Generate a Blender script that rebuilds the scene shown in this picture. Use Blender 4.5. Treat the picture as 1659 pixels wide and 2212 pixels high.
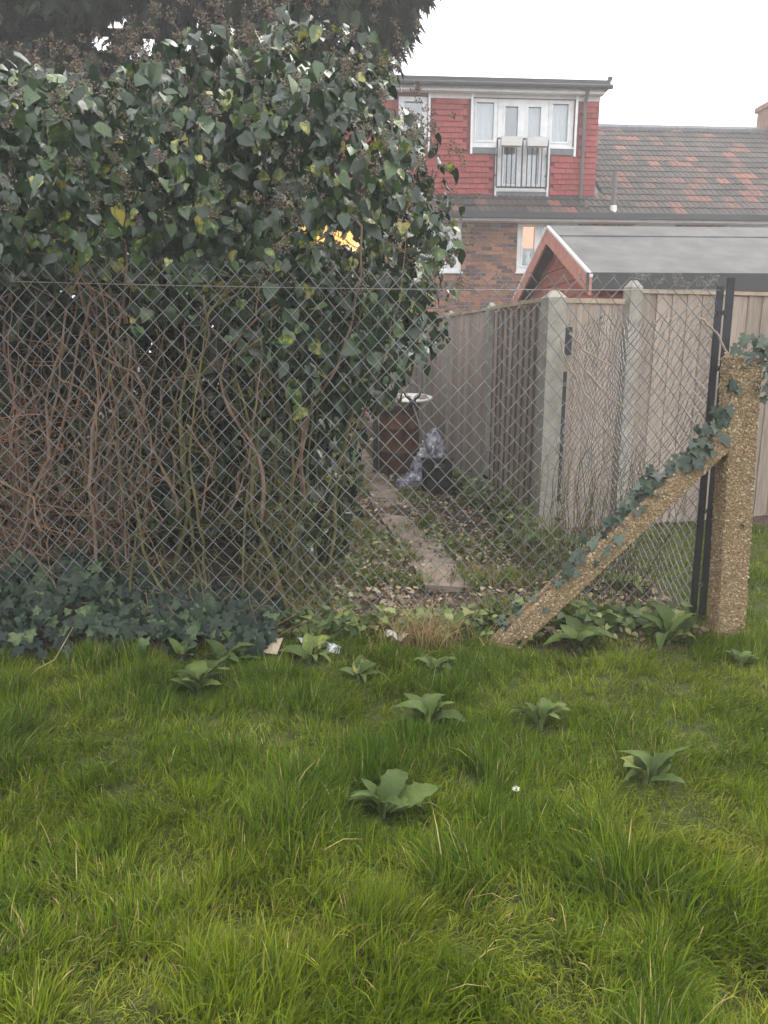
import bpy, math, random
import numpy as np
from mathutils import Vector, Matrix
R = math.radians
random.seed(7); rng = np.random.default_rng(7)
for o in list(bpy.data.objects): bpy.data.objects.remove(o)
scene = bpy.context.scene
C = scene.collection

# ------------------------------------------------------------------ camera
CAM_H, PITCH, FPX = 1.45, R(12.5), 2212/36*26.0
cam_d = bpy.data.cameras.new('camera'); cam = bpy.data.objects.new('camera', cam_d); C.objects.link(cam)
cam.location = (0, 0, CAM_H); cam.rotation_euler = (R(90)-PITCH, 0, 0)
cam_d.sensor_fit = 'VERTICAL'; cam_d.sensor_height = 36; cam_d.sensor_width = 27; cam_d.lens = 26.0
cam_d.clip_start = 0.05; cam_d.clip_end = 600
scene.camera = cam
scene.render.resolution_x = 768; scene.render.resolution_y = 1024
# ------------------------------------------------------------------ sky and sun (overcast)
SUN_EL, SUN_AZ = R(48), R(35)          # azimuth measured from +Y towards +X
w = bpy.data.worlds.new('World'); scene.world = w; w.use_nodes = True
wn = w.node_tree.nodes; wl = w.node_tree.links
for n in list(wn): wn.remove(n)
sky = wn.new('ShaderNodeTexSky'); sky.sky_type = 'NISHITA'; sky.sun_disc = False
sky.sun_elevation = SUN_EL; sky.sun_rotation = SUN_AZ; sky.dust_density = 4; sky.air_density = 1.0
mx = wn.new('ShaderNodeMix'); mx.data_type = 'RGBA'; mx.inputs[0].default_value = 0.88
cl = wn.new('ShaderNodeRGB'); cl.outputs[0].default_value = (11.4, 11.4, 11.5, 1)   # even white cloud cover
bg = wn.new('ShaderNodeBackground'); bg.inputs[1].default_value = 0.10
wo = wn.new('ShaderNodeOutputWorld')
wl.new(sky.outputs[0], mx.inputs[6]); wl.new(cl.outputs[0], mx.inputs[7])
wl.new(mx.outputs[2], bg.inputs[0]); wl.new(bg.outputs[0], wo.inputs[0])
sd = bpy.data.lights.new('sun', 'SUN'); sd.energy = 1.0; sd.angle = R(40); sd.color = (1, .95, .87)
so = bpy.data.objects.new('sun', sd); C.objects.link(so)
sdir = Vector((math.sin(SUN_AZ)*math.cos(SUN_EL), math.cos(SUN_AZ)*math.cos(SUN_EL), math.sin(SUN_EL)))
so.rotation_euler = sdir.to_track_quat('Z', 'Y').to_euler(); so.location = (3, 2, 12)
scene.view_settings.view_transform = 'Standard'; scene.view_settings.look = 'None'
scene.view_settings.exposure = 1.15; scene.view_settings.gamma = 1.0

# ------------------------------------------------------------------ pixel -> ray helpers (pixels of a 1659 x 2212 view)
FW = Vector((0, math.cos(PITCH), -math.sin(PITCH))); UP = Vector((0, math.sin(PITCH), math.cos(PITCH)))
def ray(px, py): return FW*FPX + Vector((px-829.5, 0, 0)) - UP*(py-1106)
def on_y(px, py, Y): d = ray(px, py); t = Y/d.y; return Vector((d.x*t, Y, CAM_H+d.z*t))
def on_z(px, py, z=0.0): d = ray(px, py); t = (z-CAM_H)/d.z; return Vector((d.x*t, d.y*t, z))
def to_px(p):
    p = np.asarray(p, float).reshape(-1, 3); q = p-np.array([0, 0, CAM_H])
    dep = q@np.array(FW); return np.stack([829.5+FPX*q[:, 0]/dep, 1106-FPX*(q@np.array(UP))/dep], 1)

# ------------------------------------------------------------------ noise for numpy
def vnoise(x, y, s, seed=0):
    g = np.random.default_rng(seed).random((64, 64)); x = np.asarray(x)/s+200; y = np.asarray(y)/s+200
    xi = np.floor(x).astype(int); yi = np.floor(y).astype(int); fx = x-xi; fy = y-yi
    fx = fx*fx*(3-2*fx); fy = fy*fy*(3-2*fy)
    a = g[xi % 64, yi % 64]; b = g[(xi+1) % 64, yi % 64]; c = g[xi % 64, (yi+1) % 64]; d = g[(xi+1) % 64, (yi+1) % 64]
    return (a*(1-fx)+b*fx)*(1-fy)+(c*(1-fx)+d*fx)*fy
def gz(x, y):
    return (vnoise(x, y, .55, 3)-.5)*.05+(vnoise(x, y, .17, 4)-.5)*.018
def gzs(x, y): return float(gz(np.array([x]), np.array([y]))[0])

# ------------------------------------------------------------------ materials
def new_mat(name):
    m = bpy.data.materials.new(name); m.use_nodes = True; nt = m.node_tree
    return m, nt, nt.nodes['Principled BSDF']
def N(nt, t, **k):
    n = nt.nodes.new(t)
    for a, b in k.items(): setattr(n, a, b)
    return n
def ramp(nt, stops, interp='LINEAR'):
    r = nt.nodes.new('ShaderNodeValToRGB'); r.color_ramp.interpolation = interp; e = r.color_ramp.elements
    while len(e) < len(stops): e.new(0.5)
    for i, (p, c) in enumerate(stops): e[i].position = p; e[i].color = (*c, 1)
    return r
def pm(name, stops, scale=8, rough=.8, bump=.3, bscale=40, bdist=.004, rnd=0.0, stretch=(1, 1, 1), detail=5, metal=0, spec=.5, hue=None, ndist=0.0):
    """noise-driven colour on world position, optional per-object brightness spread"""
    m, nt, b = new_mat(name); L = nt.links
    g = N(nt, 'ShaderNodeNewGeometry'); mp = N(nt, 'ShaderNodeMapping'); mp.inputs['Scale'].default_value = stretch
    L.new(g.outputs['Position'], mp.inputs[0])
    t = N(nt, 'ShaderNodeTexNoise'); t.inputs['Scale'].default_value = scale; t.inputs['Detail'].default_value = detail; t.inputs['Roughness'].default_value = .62
    t.inputs['Distortion'].default_value = ndist
    L.new(mp.outputs[0], t.inputs['Vector'])
    r = ramp(nt, stops); L.new(t.outputs['Fac'], r.inputs[0]); col = r.outputs[0]
    if rnd:
        oi = N(nt, 'ShaderNodeObjectInfo'); mr = N(nt, 'ShaderNodeMapRange'); mr.inputs[3].default_value = 1-rnd; mr.inputs[4].default_value = 1+rnd
        L.new(oi.outputs['Random'], mr.inputs[0])
        v = N(nt, 'ShaderNodeVectorMath', operation='SCALE'); L.new(col, v.inputs[0]); L.new(mr.outputs[0], v.inputs['Scale']); col = v.outputs[0]
    L.new(col, b.inputs['Base Color'])
    b.inputs['Roughness'].default_value = rough; b.inputs['Metallic'].default_value = metal; b.inputs['Specular IOR Level'].default_value = spec
    if bump:
        t2 = N(nt, 'ShaderNodeTexNoise'); t2.inputs['Scale'].default_value = bscale; t2.inputs['Detail'].default_value = 4
        L.new(mp.outputs[0], t2.inputs['Vector'])
        bp = N(nt, 'ShaderNodeBump'); bp.inputs['Strength'].default_value = bump; bp.inputs['Distance'].default_value = bdist
        L.new(t2.outputs['Fac'], bp.inputs['Height']); L.new(bp.outputs[0], b.inputs['Normal'])
    return m
def rndmat(name, stops, attr=None, rough=.45, spec=.5, trans=.0, interp='LINEAR', nscale=0, bump=0, bscale=60):
    """colour from a ramp over a per-object random value or a mesh attribute (leaves, bricks, tiles)"""
    m, nt, b = new_mat(name); L = nt.links
    if attr: s = N(nt, 'ShaderNodeAttribute', attribute_name=attr).outputs['Fac']
    else: s = N(nt, 'ShaderNodeObjectInfo').outputs['Random']
    g = N(nt, 'ShaderNodeNewGeometry')
    if nscale:
        t = N(nt, 'ShaderNodeTexNoise'); t.inputs['Scale'].default_value = nscale; t.inputs['Detail'].default_value = 4
        L.new(g.outputs['Position'], t.inputs['Vector'])
        ma = N(nt, 'ShaderNodeMath', operation='MULTIPLY_ADD'); ma.inputs[1].default_value = .5; L.new(t.outputs['Fac'], ma.inputs[0])
        sb = N(nt, 'ShaderNodeMath', operation='SUBTRACT'); sb.inputs[1].default_value = .25; L.new(s, sb.inputs[0]); L.new(sb.outputs[0], ma.inputs[2]); s = ma.outputs[0]
    r = ramp(nt, stops, interp); L.new(s, r.inputs[0]); L.new(r.outputs[0], b.inputs['Base Color'])
    b.inputs['Roughness'].default_value = rough; b.inputs['Specular IOR Level'].default_value = spec
    if bump:
        t2 = N(nt, 'ShaderNodeTexNoise'); t2.inputs['Scale'].default_value = bscale; L.new(g.outputs['Position'], t2.inputs['Vector'])
        bp = N(nt, 'ShaderNodeBump'); bp.inputs['Strength'].default_value = bump; bp.inputs['Distance'].default_value = .004
        L.new(t2.outputs['Fac'], bp.inputs['Height']); L.new(bp.outputs[0], b.inputs['Normal'])
    if trans:
        tr = N(nt, 'ShaderNodeBsdfTranslucent'); mxs = N(nt, 'ShaderNodeMixShader'); mxs.inputs[0].default_value = trans
        L.new(r.outputs[0], tr.inputs[0]); L.new(b.outputs[0], mxs.inputs[1]); L.new(tr.outputs[0], mxs.inputs[2])
        L.new(mxs.outputs[0], nt.nodes['Material Output'].inputs[0])
    return m
def flat(name, c, rough=.6, metal=0, spec=.5): return pm(name, [(.3, tuple(x*.86 for x in c)), (.7, tuple(min(1, x*1.1) for x in c))], 6, rough, .08, 60, .002, metal=metal, spec=spec)

# ------------------------------------------------------------------ mesh collector and objects
class MB:
    def __init__(s): s.v = []; s.f = []
    def quad(s, a, b, c, d):
        n = len(s.v); s.v += [tuple(a), tuple(b), tuple(c), tuple(d)]; s.f.append((n, n+1, n+2, n+3)); return s
    def poly(s, pts):
        n = len(s.v); s.v += [tuple(p) for p in pts]; s.f.append(tuple(range(n, n+len(pts)))); return s
    def box(s, x0, x1, y0, y1, z0, z1):
        n = len(s.v)
        s.v += [(x0,y0,z0),(x1,y0,z0),(x1,y1,z0),(x0,y1,z0),(x0,y0,z1),(x1,y0,z1),(x1,y1,z1),(x0,y1,z1)]
        s.f += [tuple(n+i for i in q) for q in ((0,3,2,1),(4,5,6,7),(0,1,5,4),(1,2,6,5),(2,3,7,6),(3,0,4,7))]; return s
    def hexa(s, p):      # 8 corners, bottom ring then top ring
        n = len(s.v); s.v += [tuple(q) for q in p]
        s.f += [tuple(n+i for i in q) for q in ((0,3,2,1),(4,5,6,7),(0,1,5,4),(1,2,6,5),(2,3,7,6),(3,0,4,7))]; return s
    def prism(s, pts, vec):
        n = len(s.v); k = len(pts); v = Vector(vec)
        s.v += [tuple(p) for p in pts]+[tuple(Vector(p)+v) for p in pts]
        s.f += [tuple(n+i for i in range(k))[::-1], tuple(n+k+i for i in range(k))]
        s.f += [(n+i, n+(i+1) % k, n+k+(i+1) % k, n+k+i) for i in range(k)]; return s
    def tube(s, pts, rad, k=5, cap=True):
        pts = [Vector(p) for p in pts]; n0 = len(s.v); m = len(pts)
        if not hasattr(rad, '__len__'): rad = [rad]*m
        ref = Vector((.31, .2, .93))
        for i, p in enumerate(pts):
            t = (pts[min(i+1, m-1)]-pts[max(i-1, 0)]).normalized()
            a = t.cross(ref)
            if a.length < .05: a = t.cross(Vector((1, 0, 0)))
            a.normalize(); b = t.cross(a)
            for j in range(k):
                q = 2*math.pi*j/k; s.v.append(tuple(p+(a*math.cos(q)+b*math.sin(q))*rad[i]))
        for i in range(m-1):
            for j in range(k):
                s.f.append((n0+i*k+j, n0+i*k+(j+1) % k, n0+(i+1)*k+(j+1) % k, n0+(i+1)*k+j))
        if cap: s.f += [tuple(n0+j for j in range(k))[::-1], tuple(n0+(m-1)*k+j for j in range(k))]
        return s
    def lathe(s, prof, k=20, c=(0, 0, 0)):
        n0 = len(s.v); m = len(prof)
        for r, z in prof:
            for j in range(k):
                q = 2*math.pi*j/k; s.v.append((c[0]+r*math.cos(q), c[1]+r*math.sin(q), c[2]+z))
        for i in range(m-1):
            for j in range(k): s.f.append((n0+i*k+j, n0+i*k+(j+1) % k, n0+(i+1)*k+(j+1) % k, n0+(i+1)*k+j))
        return s
    def slab(s, u0, u1, z0, z1, v0, v1, holes=()):
        us = sorted({u0, u1, *[h[0] for h in holes], *[h[1] for h in holes]}); us = [u for u in us if u0 <= u <= u1]
        zs = sorted({z0, z1, *[h[2] for h in holes], *[h[3] for h in holes]}); zs = [z for z in zs if z0 <= z <= z1]
        solid = lambda i, j: 0 <= i < len(us)-1 and 0 <= j < len(zs)-1 and not any(h[0] <= (us[i]+us[i+1])/2 <= h[1] and h[2] <= (zs[j]+zs[j+1])/2 <= h[3] for h in holes)
        for i in range(len(us)-1):
            for j in range(len(zs)-1):
                if not solid(i, j): continue
                a, b, c, d = us[i], us[i+1], zs[j], zs[j+1]
                s.quad((a, v0, c), (b, v0, c), (b, v0, d), (a, v0, d)); s.quad((a, v1, d), (b, v1, d), (b, v1, c), (a, v1, c))
                if not solid(i-1, j): s.quad((a, v1, c), (a, v0, c), (a, v0, d), (a, v1, d))
                if not solid(i+1, j): s.quad((b, v0, c), (b, v1, c), (b, v1, d), (b, v0, d))
                if not solid(i, j-1): s.quad((a, v1, c), (b, v1, c), (b, v0, c), (a, v0, c))
                if not solid(i, j+1): s.quad((a, v0, d), (b, v0, d), (b, v1, d), (a, v1, d))
        return s
    def mesh(s, name, m=None, smooth=False):
        me = bpy.data.meshes.new(name); me.from_pydata(s.v, [], s.f)
        if m: me.materials.append(m)
        if smooth: me.polygons.foreach_set('use_smooth', [True]*len(me.polygons))
        me.update(); return me
    def build(s, name, m, parent=None, smooth=False, world=False):
        if world and parent:
            off = parent.matrix_world_loc if hasattr(parent, 'matrix_world_loc') else wloc(parent)
            s.v = [(x-off.x, y-off.y, z-off.z) for x, y, z in s.v]
        return link(name, s.mesh(name, m, smooth), parent)
def wloc(o):
    v = Vector(o.location)
    while o.parent: o = o.parent; v = v+Vector(o.location)
    return v
def link(name, me, parent=None, loc=(0, 0, 0), rot=None, mat=None, scale=None):
    o = bpy.data.objects.new(name, me); C.objects.link(o); o.parent = parent; o.location = loc
    if rot: o.rotation_euler = rot
    if scale: o.scale = scale
    if mat is not None: o.matrix_basis = mat
    return o
def tag(o, label=None, cat=None, group=None, kind=None):
    for k, v in (('label', label), ('category', cat), ('group', group), ('kind', kind)):
        if v: o[k] = v
    return o
def thing(name, label, cat, loc=(0, 0, 0), rz=0, group=None):
    o = bpy.data.objects.new(name, None); C.objects.link(o); o.location = loc; o.rotation_euler = (0, 0, rz); o.empty_display_size = .2
    return tag(o, label, cat, group)
def np_mesh(name, V, faces_flat, loop_tot, m, smooth=False, attr=None, col=None):
    me = bpy.data.meshes.new(name); V = np.asarray(V, np.float32)
    me.vertices.add(len(V)); me.vertices.foreach_set('co', V.ravel())
    ff = np.asarray(faces_flat, np.int32).ravel(); lt = np.asarray(loop_tot, np.int32)
    me.loops.add(len(ff)); me.loops.foreach_set('vertex_index', ff)
    me.polygons.add(len(lt)); ls = np.concatenate([[0], np.cumsum(lt)[:-1]]).astype(np.int32)
    me.polygons.foreach_set('loop_start', ls); me.polygons.foreach_set('loop_total', lt)
    if attr is not None:
        a = me.attributes.new('rnd', 'FLOAT', 'POINT'); a.data.foreach_set('value', np.asarray(attr, np.float32))
    if col is not None:
        a = me.attributes.new('col', 'FLOAT_COLOR', 'POINT'); a.data.foreach_set('color', np.asarray(col, np.float32).ravel())
    me.materials.append(m)
    if smooth: me.polygons.foreach_set('use_smooth', np.ones(len(lt), bool))
    me.update(calc_edges=True); me.validate(); return me
def nrm(a): return a/np.maximum(np.linalg.norm(a, axis=-1, keepdims=True), 1e-9)
def frames(T, Nn):
    T = nrm(T); Nn = nrm(Nn-(Nn*T).sum(-1, keepdims=True)*T); return np.cross(T, Nn), T, Nn
def batch(name, tm, P, T, Nn, S, rnd, m, parent, off=None, kind='stuff'):
    tv, tf = tm; tv = np.asarray(tv); X, T, Z = frames(T, Nn); k = len(tv); n = len(P)
    S = np.asarray(S)[:, None, None]
    V = P[:, None]+S*(tv[None, :, 0:1]*X[:, None]+tv[None, :, 1:2]*T[:, None]+tv[None, :, 2:3]*Z[:, None])
    if off is not None: V = V-np.array(off)
    ft = np.concatenate([np.array(f) for f in tf]); lt = np.array([len(f) for f in tf])
    F = (ft[None]+(np.arange(n)*k)[:, None]).ravel(); me = np_mesh(name, V.reshape(-1, 3), F, np.tile(lt, n), m, True, attr=np.repeat(rnd, k))
    o = link(name, me, parent); tag(o, kind=kind); return o
def pieces(name, meshes, P, T, Nn, S, parent, off):
    X, T, Z = frames(T, Nn); out = []
    for i in range(len(P)):
        M = Matrix([[X[i][a]*S[i], T[i][a]*S[i], Z[i][a]*S[i], P[i][a]-off[a]] for a in range(3)]+[[0, 0, 0, 1]])
        out.append(link(name, meshes[i % len(meshes)], parent, mat=M))
    return out
def tmpl_mesh(name, tm, m):
    me = bpy.data.meshes.new(name); me.from_pydata([tuple(v) for v in tm[0]], [], [tuple(f) for f in tm[1]]); me.materials.append(m)
    me.polygons.foreach_set('use_smooth', [True]*len(me.polygons)); me.update(); return me
def leaf_tmpl(half, fold=.18, droop=.25, cy=.35):
    """half outline (x>0) from base to tip; fan about the midrib"""
    pts = half+[(-x, y) for x, y in half[::-1] if x > 0]
    v = [(0, cy, 0)]+[(x, y, fold*abs(x)-droop*y*y*.6+.05*math.sin(9*x+5*y)) for x, y in pts]
    v[0] = (0, cy, -droop*cy*cy*.6)
    n = len(pts); return v, [(0, 1+i, 1+(i+1) % n) for i in range(n)]
IVY5 = [leaf_tmpl([(0, 0), (.26, -.13), (.58, .02), (.36, .27), (.62, .52), (.27, .6), (0, 1.02)], f, d) for f, d in ((.15, .2), (.3, .35), (.05, .1))]
IVYA = [leaf_tmpl(h, f, d) for h, f, d in (([(0, 0), (.3, -.03), (.45, .22), (.36, .55), (.14, .86), (0, 1)], .2, .3),
        ([(0, 0), (.36, -.08), (.5, .2), (.3, .6), (0, .95)], .35, .15), ([(0, 0), (.24, .02), (.36, .3), (.27, .66), (0, 1.05)], .1, .5))]
def dock_tmpl(wd=.36, arch=.5, steps=10):
    v = []; f = []
    for i in range(steps+1):
        t = i/steps; wv = wd*(math.sin(math.pi*min(1, t*.94+.06)**.85))**.8*(.5 if i == 0 else 1)*(1 if i < steps else .05)
        wv *= 1+.07*(-1)**i; z = arch*(t-t*t*1.25)*.8; y = t*(1-.12*t*arch); wb = .018*math.sin(i*2.4)
        v += [(-wv, y, z+wv*.28+wb), (-wv*.5, y, z+wv*.16-wb), (0, y, z-.012), (wv*.5, y, z+wv*.16-wb), (wv, y, z+wv*.28-wb)]
    for i in range(steps):
        for j in range(4): a = i*5+j; f.append((a, a+1, a+6, a+5))
    return v, f

# ------------------------------------------------------------------ material library
IVYST = [(0, (.01, .024, .012)), (.35, (.024, .05, .023)), (.7, (.042, .082, .032)), (.93, (.085, .15, .045)), (.975, (.24, .27, .05)), (1, (.42, .36, .07))]
GIVST = [(0, (.01, .02, .013)), (.5, (.022, .042, .026)), (.85, (.045, .075, .036)), (1, (.11, .16, .06))]
M = {}
M['ivy_a'] = rndmat('ivy_leaf_mass', IVYST, 'rnd', .27, .65, .12, nscale=30)
M['ivy_o'] = rndmat('ivy_leaf_piece', IVYST, None, .27, .65, .12, nscale=30)
M['giv_a'] = rndmat('ground_ivy_mass', GIVST, 'rnd', .5, .32, .08, nscale=40)
M['giv_o'] = rndmat('ground_ivy_piece', GIVST, None, .5, .32, .08, nscale=40)
M['brv_o'] = rndmat('brace_ivy_piece', [(0, (.026, .044, .03)), (.5, (.052, .08, .056)), (1, (.115, .15, .105))], None, .42, .5, .05, nscale=40)
M['umbel'] = rndmat('ivy_seed_heads', [(0, (.09, .065, .045)), (.6, (.2, .15, .11)), (1, (.28, .23, .16))], 'rnd', .7)
M['litter'] = rndmat('leaf_litter', [(0, (.06, .04, .024)), (.4, (.17, .12, .075)), (.75, (.34, .255, .16)), (1, (.58, .49, .35))], 'rnd', .75, .3)
M['weed'] = rndmat('small_weed_leaves', [(0, (.04, .075, .018)), (.5, (.1, .155, .035)), (1, (.26, .3, .1))], 'rnd', .5, .4, .15)
M['dock'] = rndmat('dock_leaf', [(0, (.05, .078, .022)), (.5, (.085, .125, .034)), (.93, (.14, .185, .052)), (1, (.3, .3, .08))], None, .6, .14, .15, nscale=35, bump=.7, bscale=70)
M['conifer'] = rndmat('conifer_foliage', [(0, (.008, .014, .009)), (.6, (.02, .032, .018)), (1, (.045, .06, .028))], 'rnd', .7, .2, .1)
M['bark'] = pm('bark', [(.3, (.05, .035, .025)), (.7, (.13, .095, .07))], 14, .9, .8, 50, .01, stretch=(1, 1, .25))
M['stem'] = pm('ivy_stem_bark', [(.3, (.1, .062, .04)), (.7, (.27, .18, .12))], 20, .85, .7, 120, .004, rnd=.35, stretch=(1, 1, .4))
M['stem_moss'] = pm('mossy_stem_bark', [(.3, (.05, .05, .018)), (.7, (.16, .14, .05))], 20, .9, .7, 120, .004, rnd=.3, stretch=(1, 1, .4))
M['twig'] = pm('dry_twigs', [(.35, (.09, .055, .035)), (.7, (.26, .165, .1))], 5, .85, 0)
M['twig_red'] = pm('red_brown_twigs', [(.3, (.12, .06, .035)), (.7, (.3, .17, .105))], 7, .85, 0)
M['straw2'] = pm('pale_dead_vine', [(.3, (.26, .2, .15)), (.7, (.46, .38, .3))], 30, .8, .3, 90, .002)
M['straw'] = pm('straw', [(.3, (.32, .22, .1)), (.7, (.55, .42, .24))], 30, .7, 0)
M['wire'] = pm('galvanised_wire', [(.35, (.13, .135, .135)), (.65, (.235, .24, .235))], 9, .5, 0, metal=.15)
M['wire_thin'] = pm('weathered_wire', [(.35, (.24, .215, .2)), (.65, (.38, .345, .32))], 9, .5, 0, metal=.2)
M['black'] = pm('black_painted_steel', [(.35, (.012, .014, .02)), (.7, (.03, .033, .042))], 20, .45, .2, 80, .001)
M['bolt'] = flat('zinc_bolt', (.5, .5, .5), .4, .6)
M['agg'] = pm('exposed_aggregate_concrete', [(.25, (.19, .135, .075)), (.5, (.28, .2, .11)), (.75, (.36, .27, .16))], 55, .85, 1.0, 75, .012, detail=6)
M['pebble'] = rndmat('aggregate_pebbles', [(0, (.18, .12, .06)), (.4, (.3, .2, .1)), (.8, (.39, .285, .16)), (1, (.52, .44, .32))], 'rnd', .55)
M['conc'] = pm('pale_concrete', [(.3, (.25, .235, .2)), (.7, (.42, .39, .34))], 12, .9, .4, 120, .003, rnd=.08)
M['board'] = pm('weathered_fence_timber', [(.25, (.24, .18, .15)), (.5, (.39, .31, .265)), (.78, (.52, .43, .37))], 7, .85, .5, 60, .003, rnd=.2, stretch=(6, 6, .5), ndist=.6)
M['board2'] = pm('pale_fence_timber', [(.25, (.21, .165, .13)), (.5, (.34, .275, .225)), (.78, (.45, .375, .31))], 7, .85, .5, 60, .003, rnd=.14, stretch=(6, 6, .5), ndist=.6)
M['backb'] = pm('shaded_back_boards', [(.3, (.1, .075, .06)), (.7, (.2, .155, .125))], 7, .9, .3, 60, .003, rnd=.15, stretch=(6, 6, .5))  # darker copy of the timber, shade of the gaps put into its colour
M['cap'] = pm('fence_capping', [(.3, (.3, .23, .16)), (.7, (.5, .41, .31))], 8, .85, .3, 60, .002)
M['shed_red'] = pm('red_stained_shed_boards', [(.25, (.2, .055, .04)), (.55, (.34, .1, .075)), (.8, (.46, .18, .14))], 6, .8, .35, 70, .002, rnd=.1, stretch=(1, 1, 5))
M['barge'] = pm('pale_red_bargeboard', [(.3, (.4, .15, .11)), (.7, (.58, .28, .22))], 9, .8, .2, 80, .002)
M['felt'] = pm('mineral_roofing_felt', [(.3, (.1, .098, .098)), (.7, (.17, .165, .165))], 3, .95, .6, 260, .003)
M['fascia'] = flat('dark_grey_fascia', (.045, .05, .048), .6)
M['brick'] = rndmat('facing_bricks', [(0, (.09, .06, .055)), (.22, (.15, .09, .075)), (.45, (.27, .13, .085)), (.7, (.36, .16, .1)), (.9, (.42, .19, .12)), (1, (.13, .1, .1))], None, .9, .3, nscale=12, bump=.4)
M['brick_a'] = rndmat('facing_bricks_mass', [(0, (.09, .06, .055)), (.22, (.15, .09, .075)), (.45, (.27, .13, .085)), (.7, (.36, .16, .1)), (.9, (.42, .19, .12)), (1, (.13, .1, .1))], 'rnd', .9, .3, nscale=12, bump=.4)
M['chim'] = pm('chimney_brick', [(.3, (.14, .075, .055)), (.7, (.3, .15, .1))], 9, .9, .3)
M['mortar'] = flat('mortar', (.45, .37, .29), .95)
M['htile'] = rndmat('red_hung_tiles', [(0, (.27, .05, .046)), (.5, (.32, .06, .055)), (1, (.37, .078, .07))], None, .75, .3, nscale=3, bump=.2)
M['htile_b'] = flat('tile_backing', (.2, .04, .035), .9)
M['rtile'] = rndmat('mottled_roof_tiles', [(0, (.04, .037, .035)), (.5, (.065, .055, .05)), (.74, (.1, .068, .058)), (.92, (.17, .078, .06)), (1, (.25, .1, .07))], None, .85, .3, nscale=5, bump=.5)
M['upvc'] = flat('white_upvc', (.82, .83, .84), .35)
M['whiteboard'] = pm('weathered_white_board', [(.3, (.62, .6, .57)), (.7, (.8, .79, .77))], 4, .6, .1)
M['lead'] = pm('lead_flashing', [(.3, (.1, .105, .12)), (.7, (.2, .21, .23))], 9, .5, .2)
M['gutter'] = flat('black_plastic_gutter', (.025, .027, .03), .4)
M['pipe'] = flat('grey_brown_downpipe', (.1, .09, .085), .5)
M['curtain'] = pm('net_curtain', [(.35, (.6, .62, .64)), (.65, (.85, .86, .87))], 10, .9, 0, stretch=(6, 6, .3))
M['ochre'] = flat('ochre_blind', (.4, .27, .1), .9)
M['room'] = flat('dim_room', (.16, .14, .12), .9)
M['iron'] = flat('black_iron', (.015, .015, .017), .5)
M['soil'] = pm('soil', [(.3, (.035, .024, .015)), (.55, (.075, .052, .032)), (.8, (.13, .095, .06))], 16, .95, 1.0, 60, .02)
M['moss'] = pm('mossy_turf', [(.3, (.025, .03, .007)), (.5, (.05, .068, .007)), (.75, (.1, .11, .018))], 14, .95, 1.0, 90, .02)
M['slab'] = pm('worn_paving', [(.25, (.16, .12, .095)), (.55, (.27, .21, .17)), (.8, (.36, .3, .25))], 9, .9, .5, 70, .006, rnd=.18)
M['rust'] = pm('rusty_steel', [(.25, (.045, .022, .012)), (.5, (.13, .055, .025)), (.75, (.24, .1, .045))], 7, .85, .5, 70, .003, stretch=(1, 1, .45))
M['dark_metal'] = flat('sooty_dark_steel', (.035, .03, .027), .7)
M['plast'] = flat('black_plastic', (.012, .014, .013), .5)
M['foil'] = pm('silvery_plastic_sack', [(.35, (.12, .12, .16)), (.48, (.4, .4, .5)), (.7, (.85, .85, .9))], 9, .3, .6, 22, .02, metal=.25)
M['white'] = flat('white_paint', (.8, .8, .78), .5)
M['brownp'] = flat('brown_panel', (.27, .2, .16), .6)
M['card'] = pm('faded_card', [(.3, (.42, .33, .22)), (.7, (.62, .52, .38))], 12, .85, .2)
M['ycard'] = pm('yellowed_card', [(.3, (.5, .42, .2)), (.7, (.7, .6, .35))], 12, .8, .1)
M['petal'] = flat('white_petal', (.85, .85, .85), .6)
M['yolk'] = flat('yellow_disc', (.7, .5, .05), .7)
def glass(name, tint, k=.45):
    m, nt, b = new_mat(name); L = nt.links; nt.nodes.remove(b)
    g = N(nt, 'ShaderNodeBsdfGlossy'); g.inputs['Roughness'].default_value = .06; g.inputs[0].default_value = (*tint, 1)
    t = N(nt, 'ShaderNodeBsdfTransparent'); t.inputs[0].default_value = (.93, .95, .95, 1); x = N(nt, 'ShaderNodeMixShader'); x.inputs[0].default_value = k
    L.new(t.outputs[0], x.inputs[1]); L.new(g.outputs[0], x.inputs[2]); L.new(x.outputs[0], nt.nodes['Material Output'].inputs[0]); return m
M['glass'] = glass('window_glass', (.64, .67, .7), .2)
def emis(name, c, s):
    m, nt, b = new_mat(name); b.inputs['Base Color'].default_value = (*[q*.25 for q in c], 1); b.inputs['Emission Color'].default_value = (*c, 1); b.inputs['Emission Strength'].default_value = s; return m
M['lit_blind'] = emis('lit_orange_blind', (1, .3, .01), .55)
M['lit_warm'] = emis('lit_warm_lamp_window', (1, .45, .12), 1.7)
# grass blades read their own colour
m, nt, b = new_mat('grass_blades'); at = N(nt, 'ShaderNodeAttribute', attribute_name='col'); b.inputs['Roughness'].default_value = .55; b.inputs['Specular IOR Level'].default_value = .16
tr = N(nt, 'ShaderNodeBsdfTranslucent'); x = N(nt, 'ShaderNodeMixShader'); x.inputs[0].default_value = .38
nt.links.new(at.outputs['Color'], b.inputs['Base Color']); nt.links.new(at.outputs['Color'], tr.inputs[0]); nt.links.new(b.outputs[0], x.inputs[1]); nt.links.new(tr.outputs[0], x.inputs[2]); nt.links.new(x.outputs[0], nt.nodes['Material Output'].inputs[0]); M['grass'] = m

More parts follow.
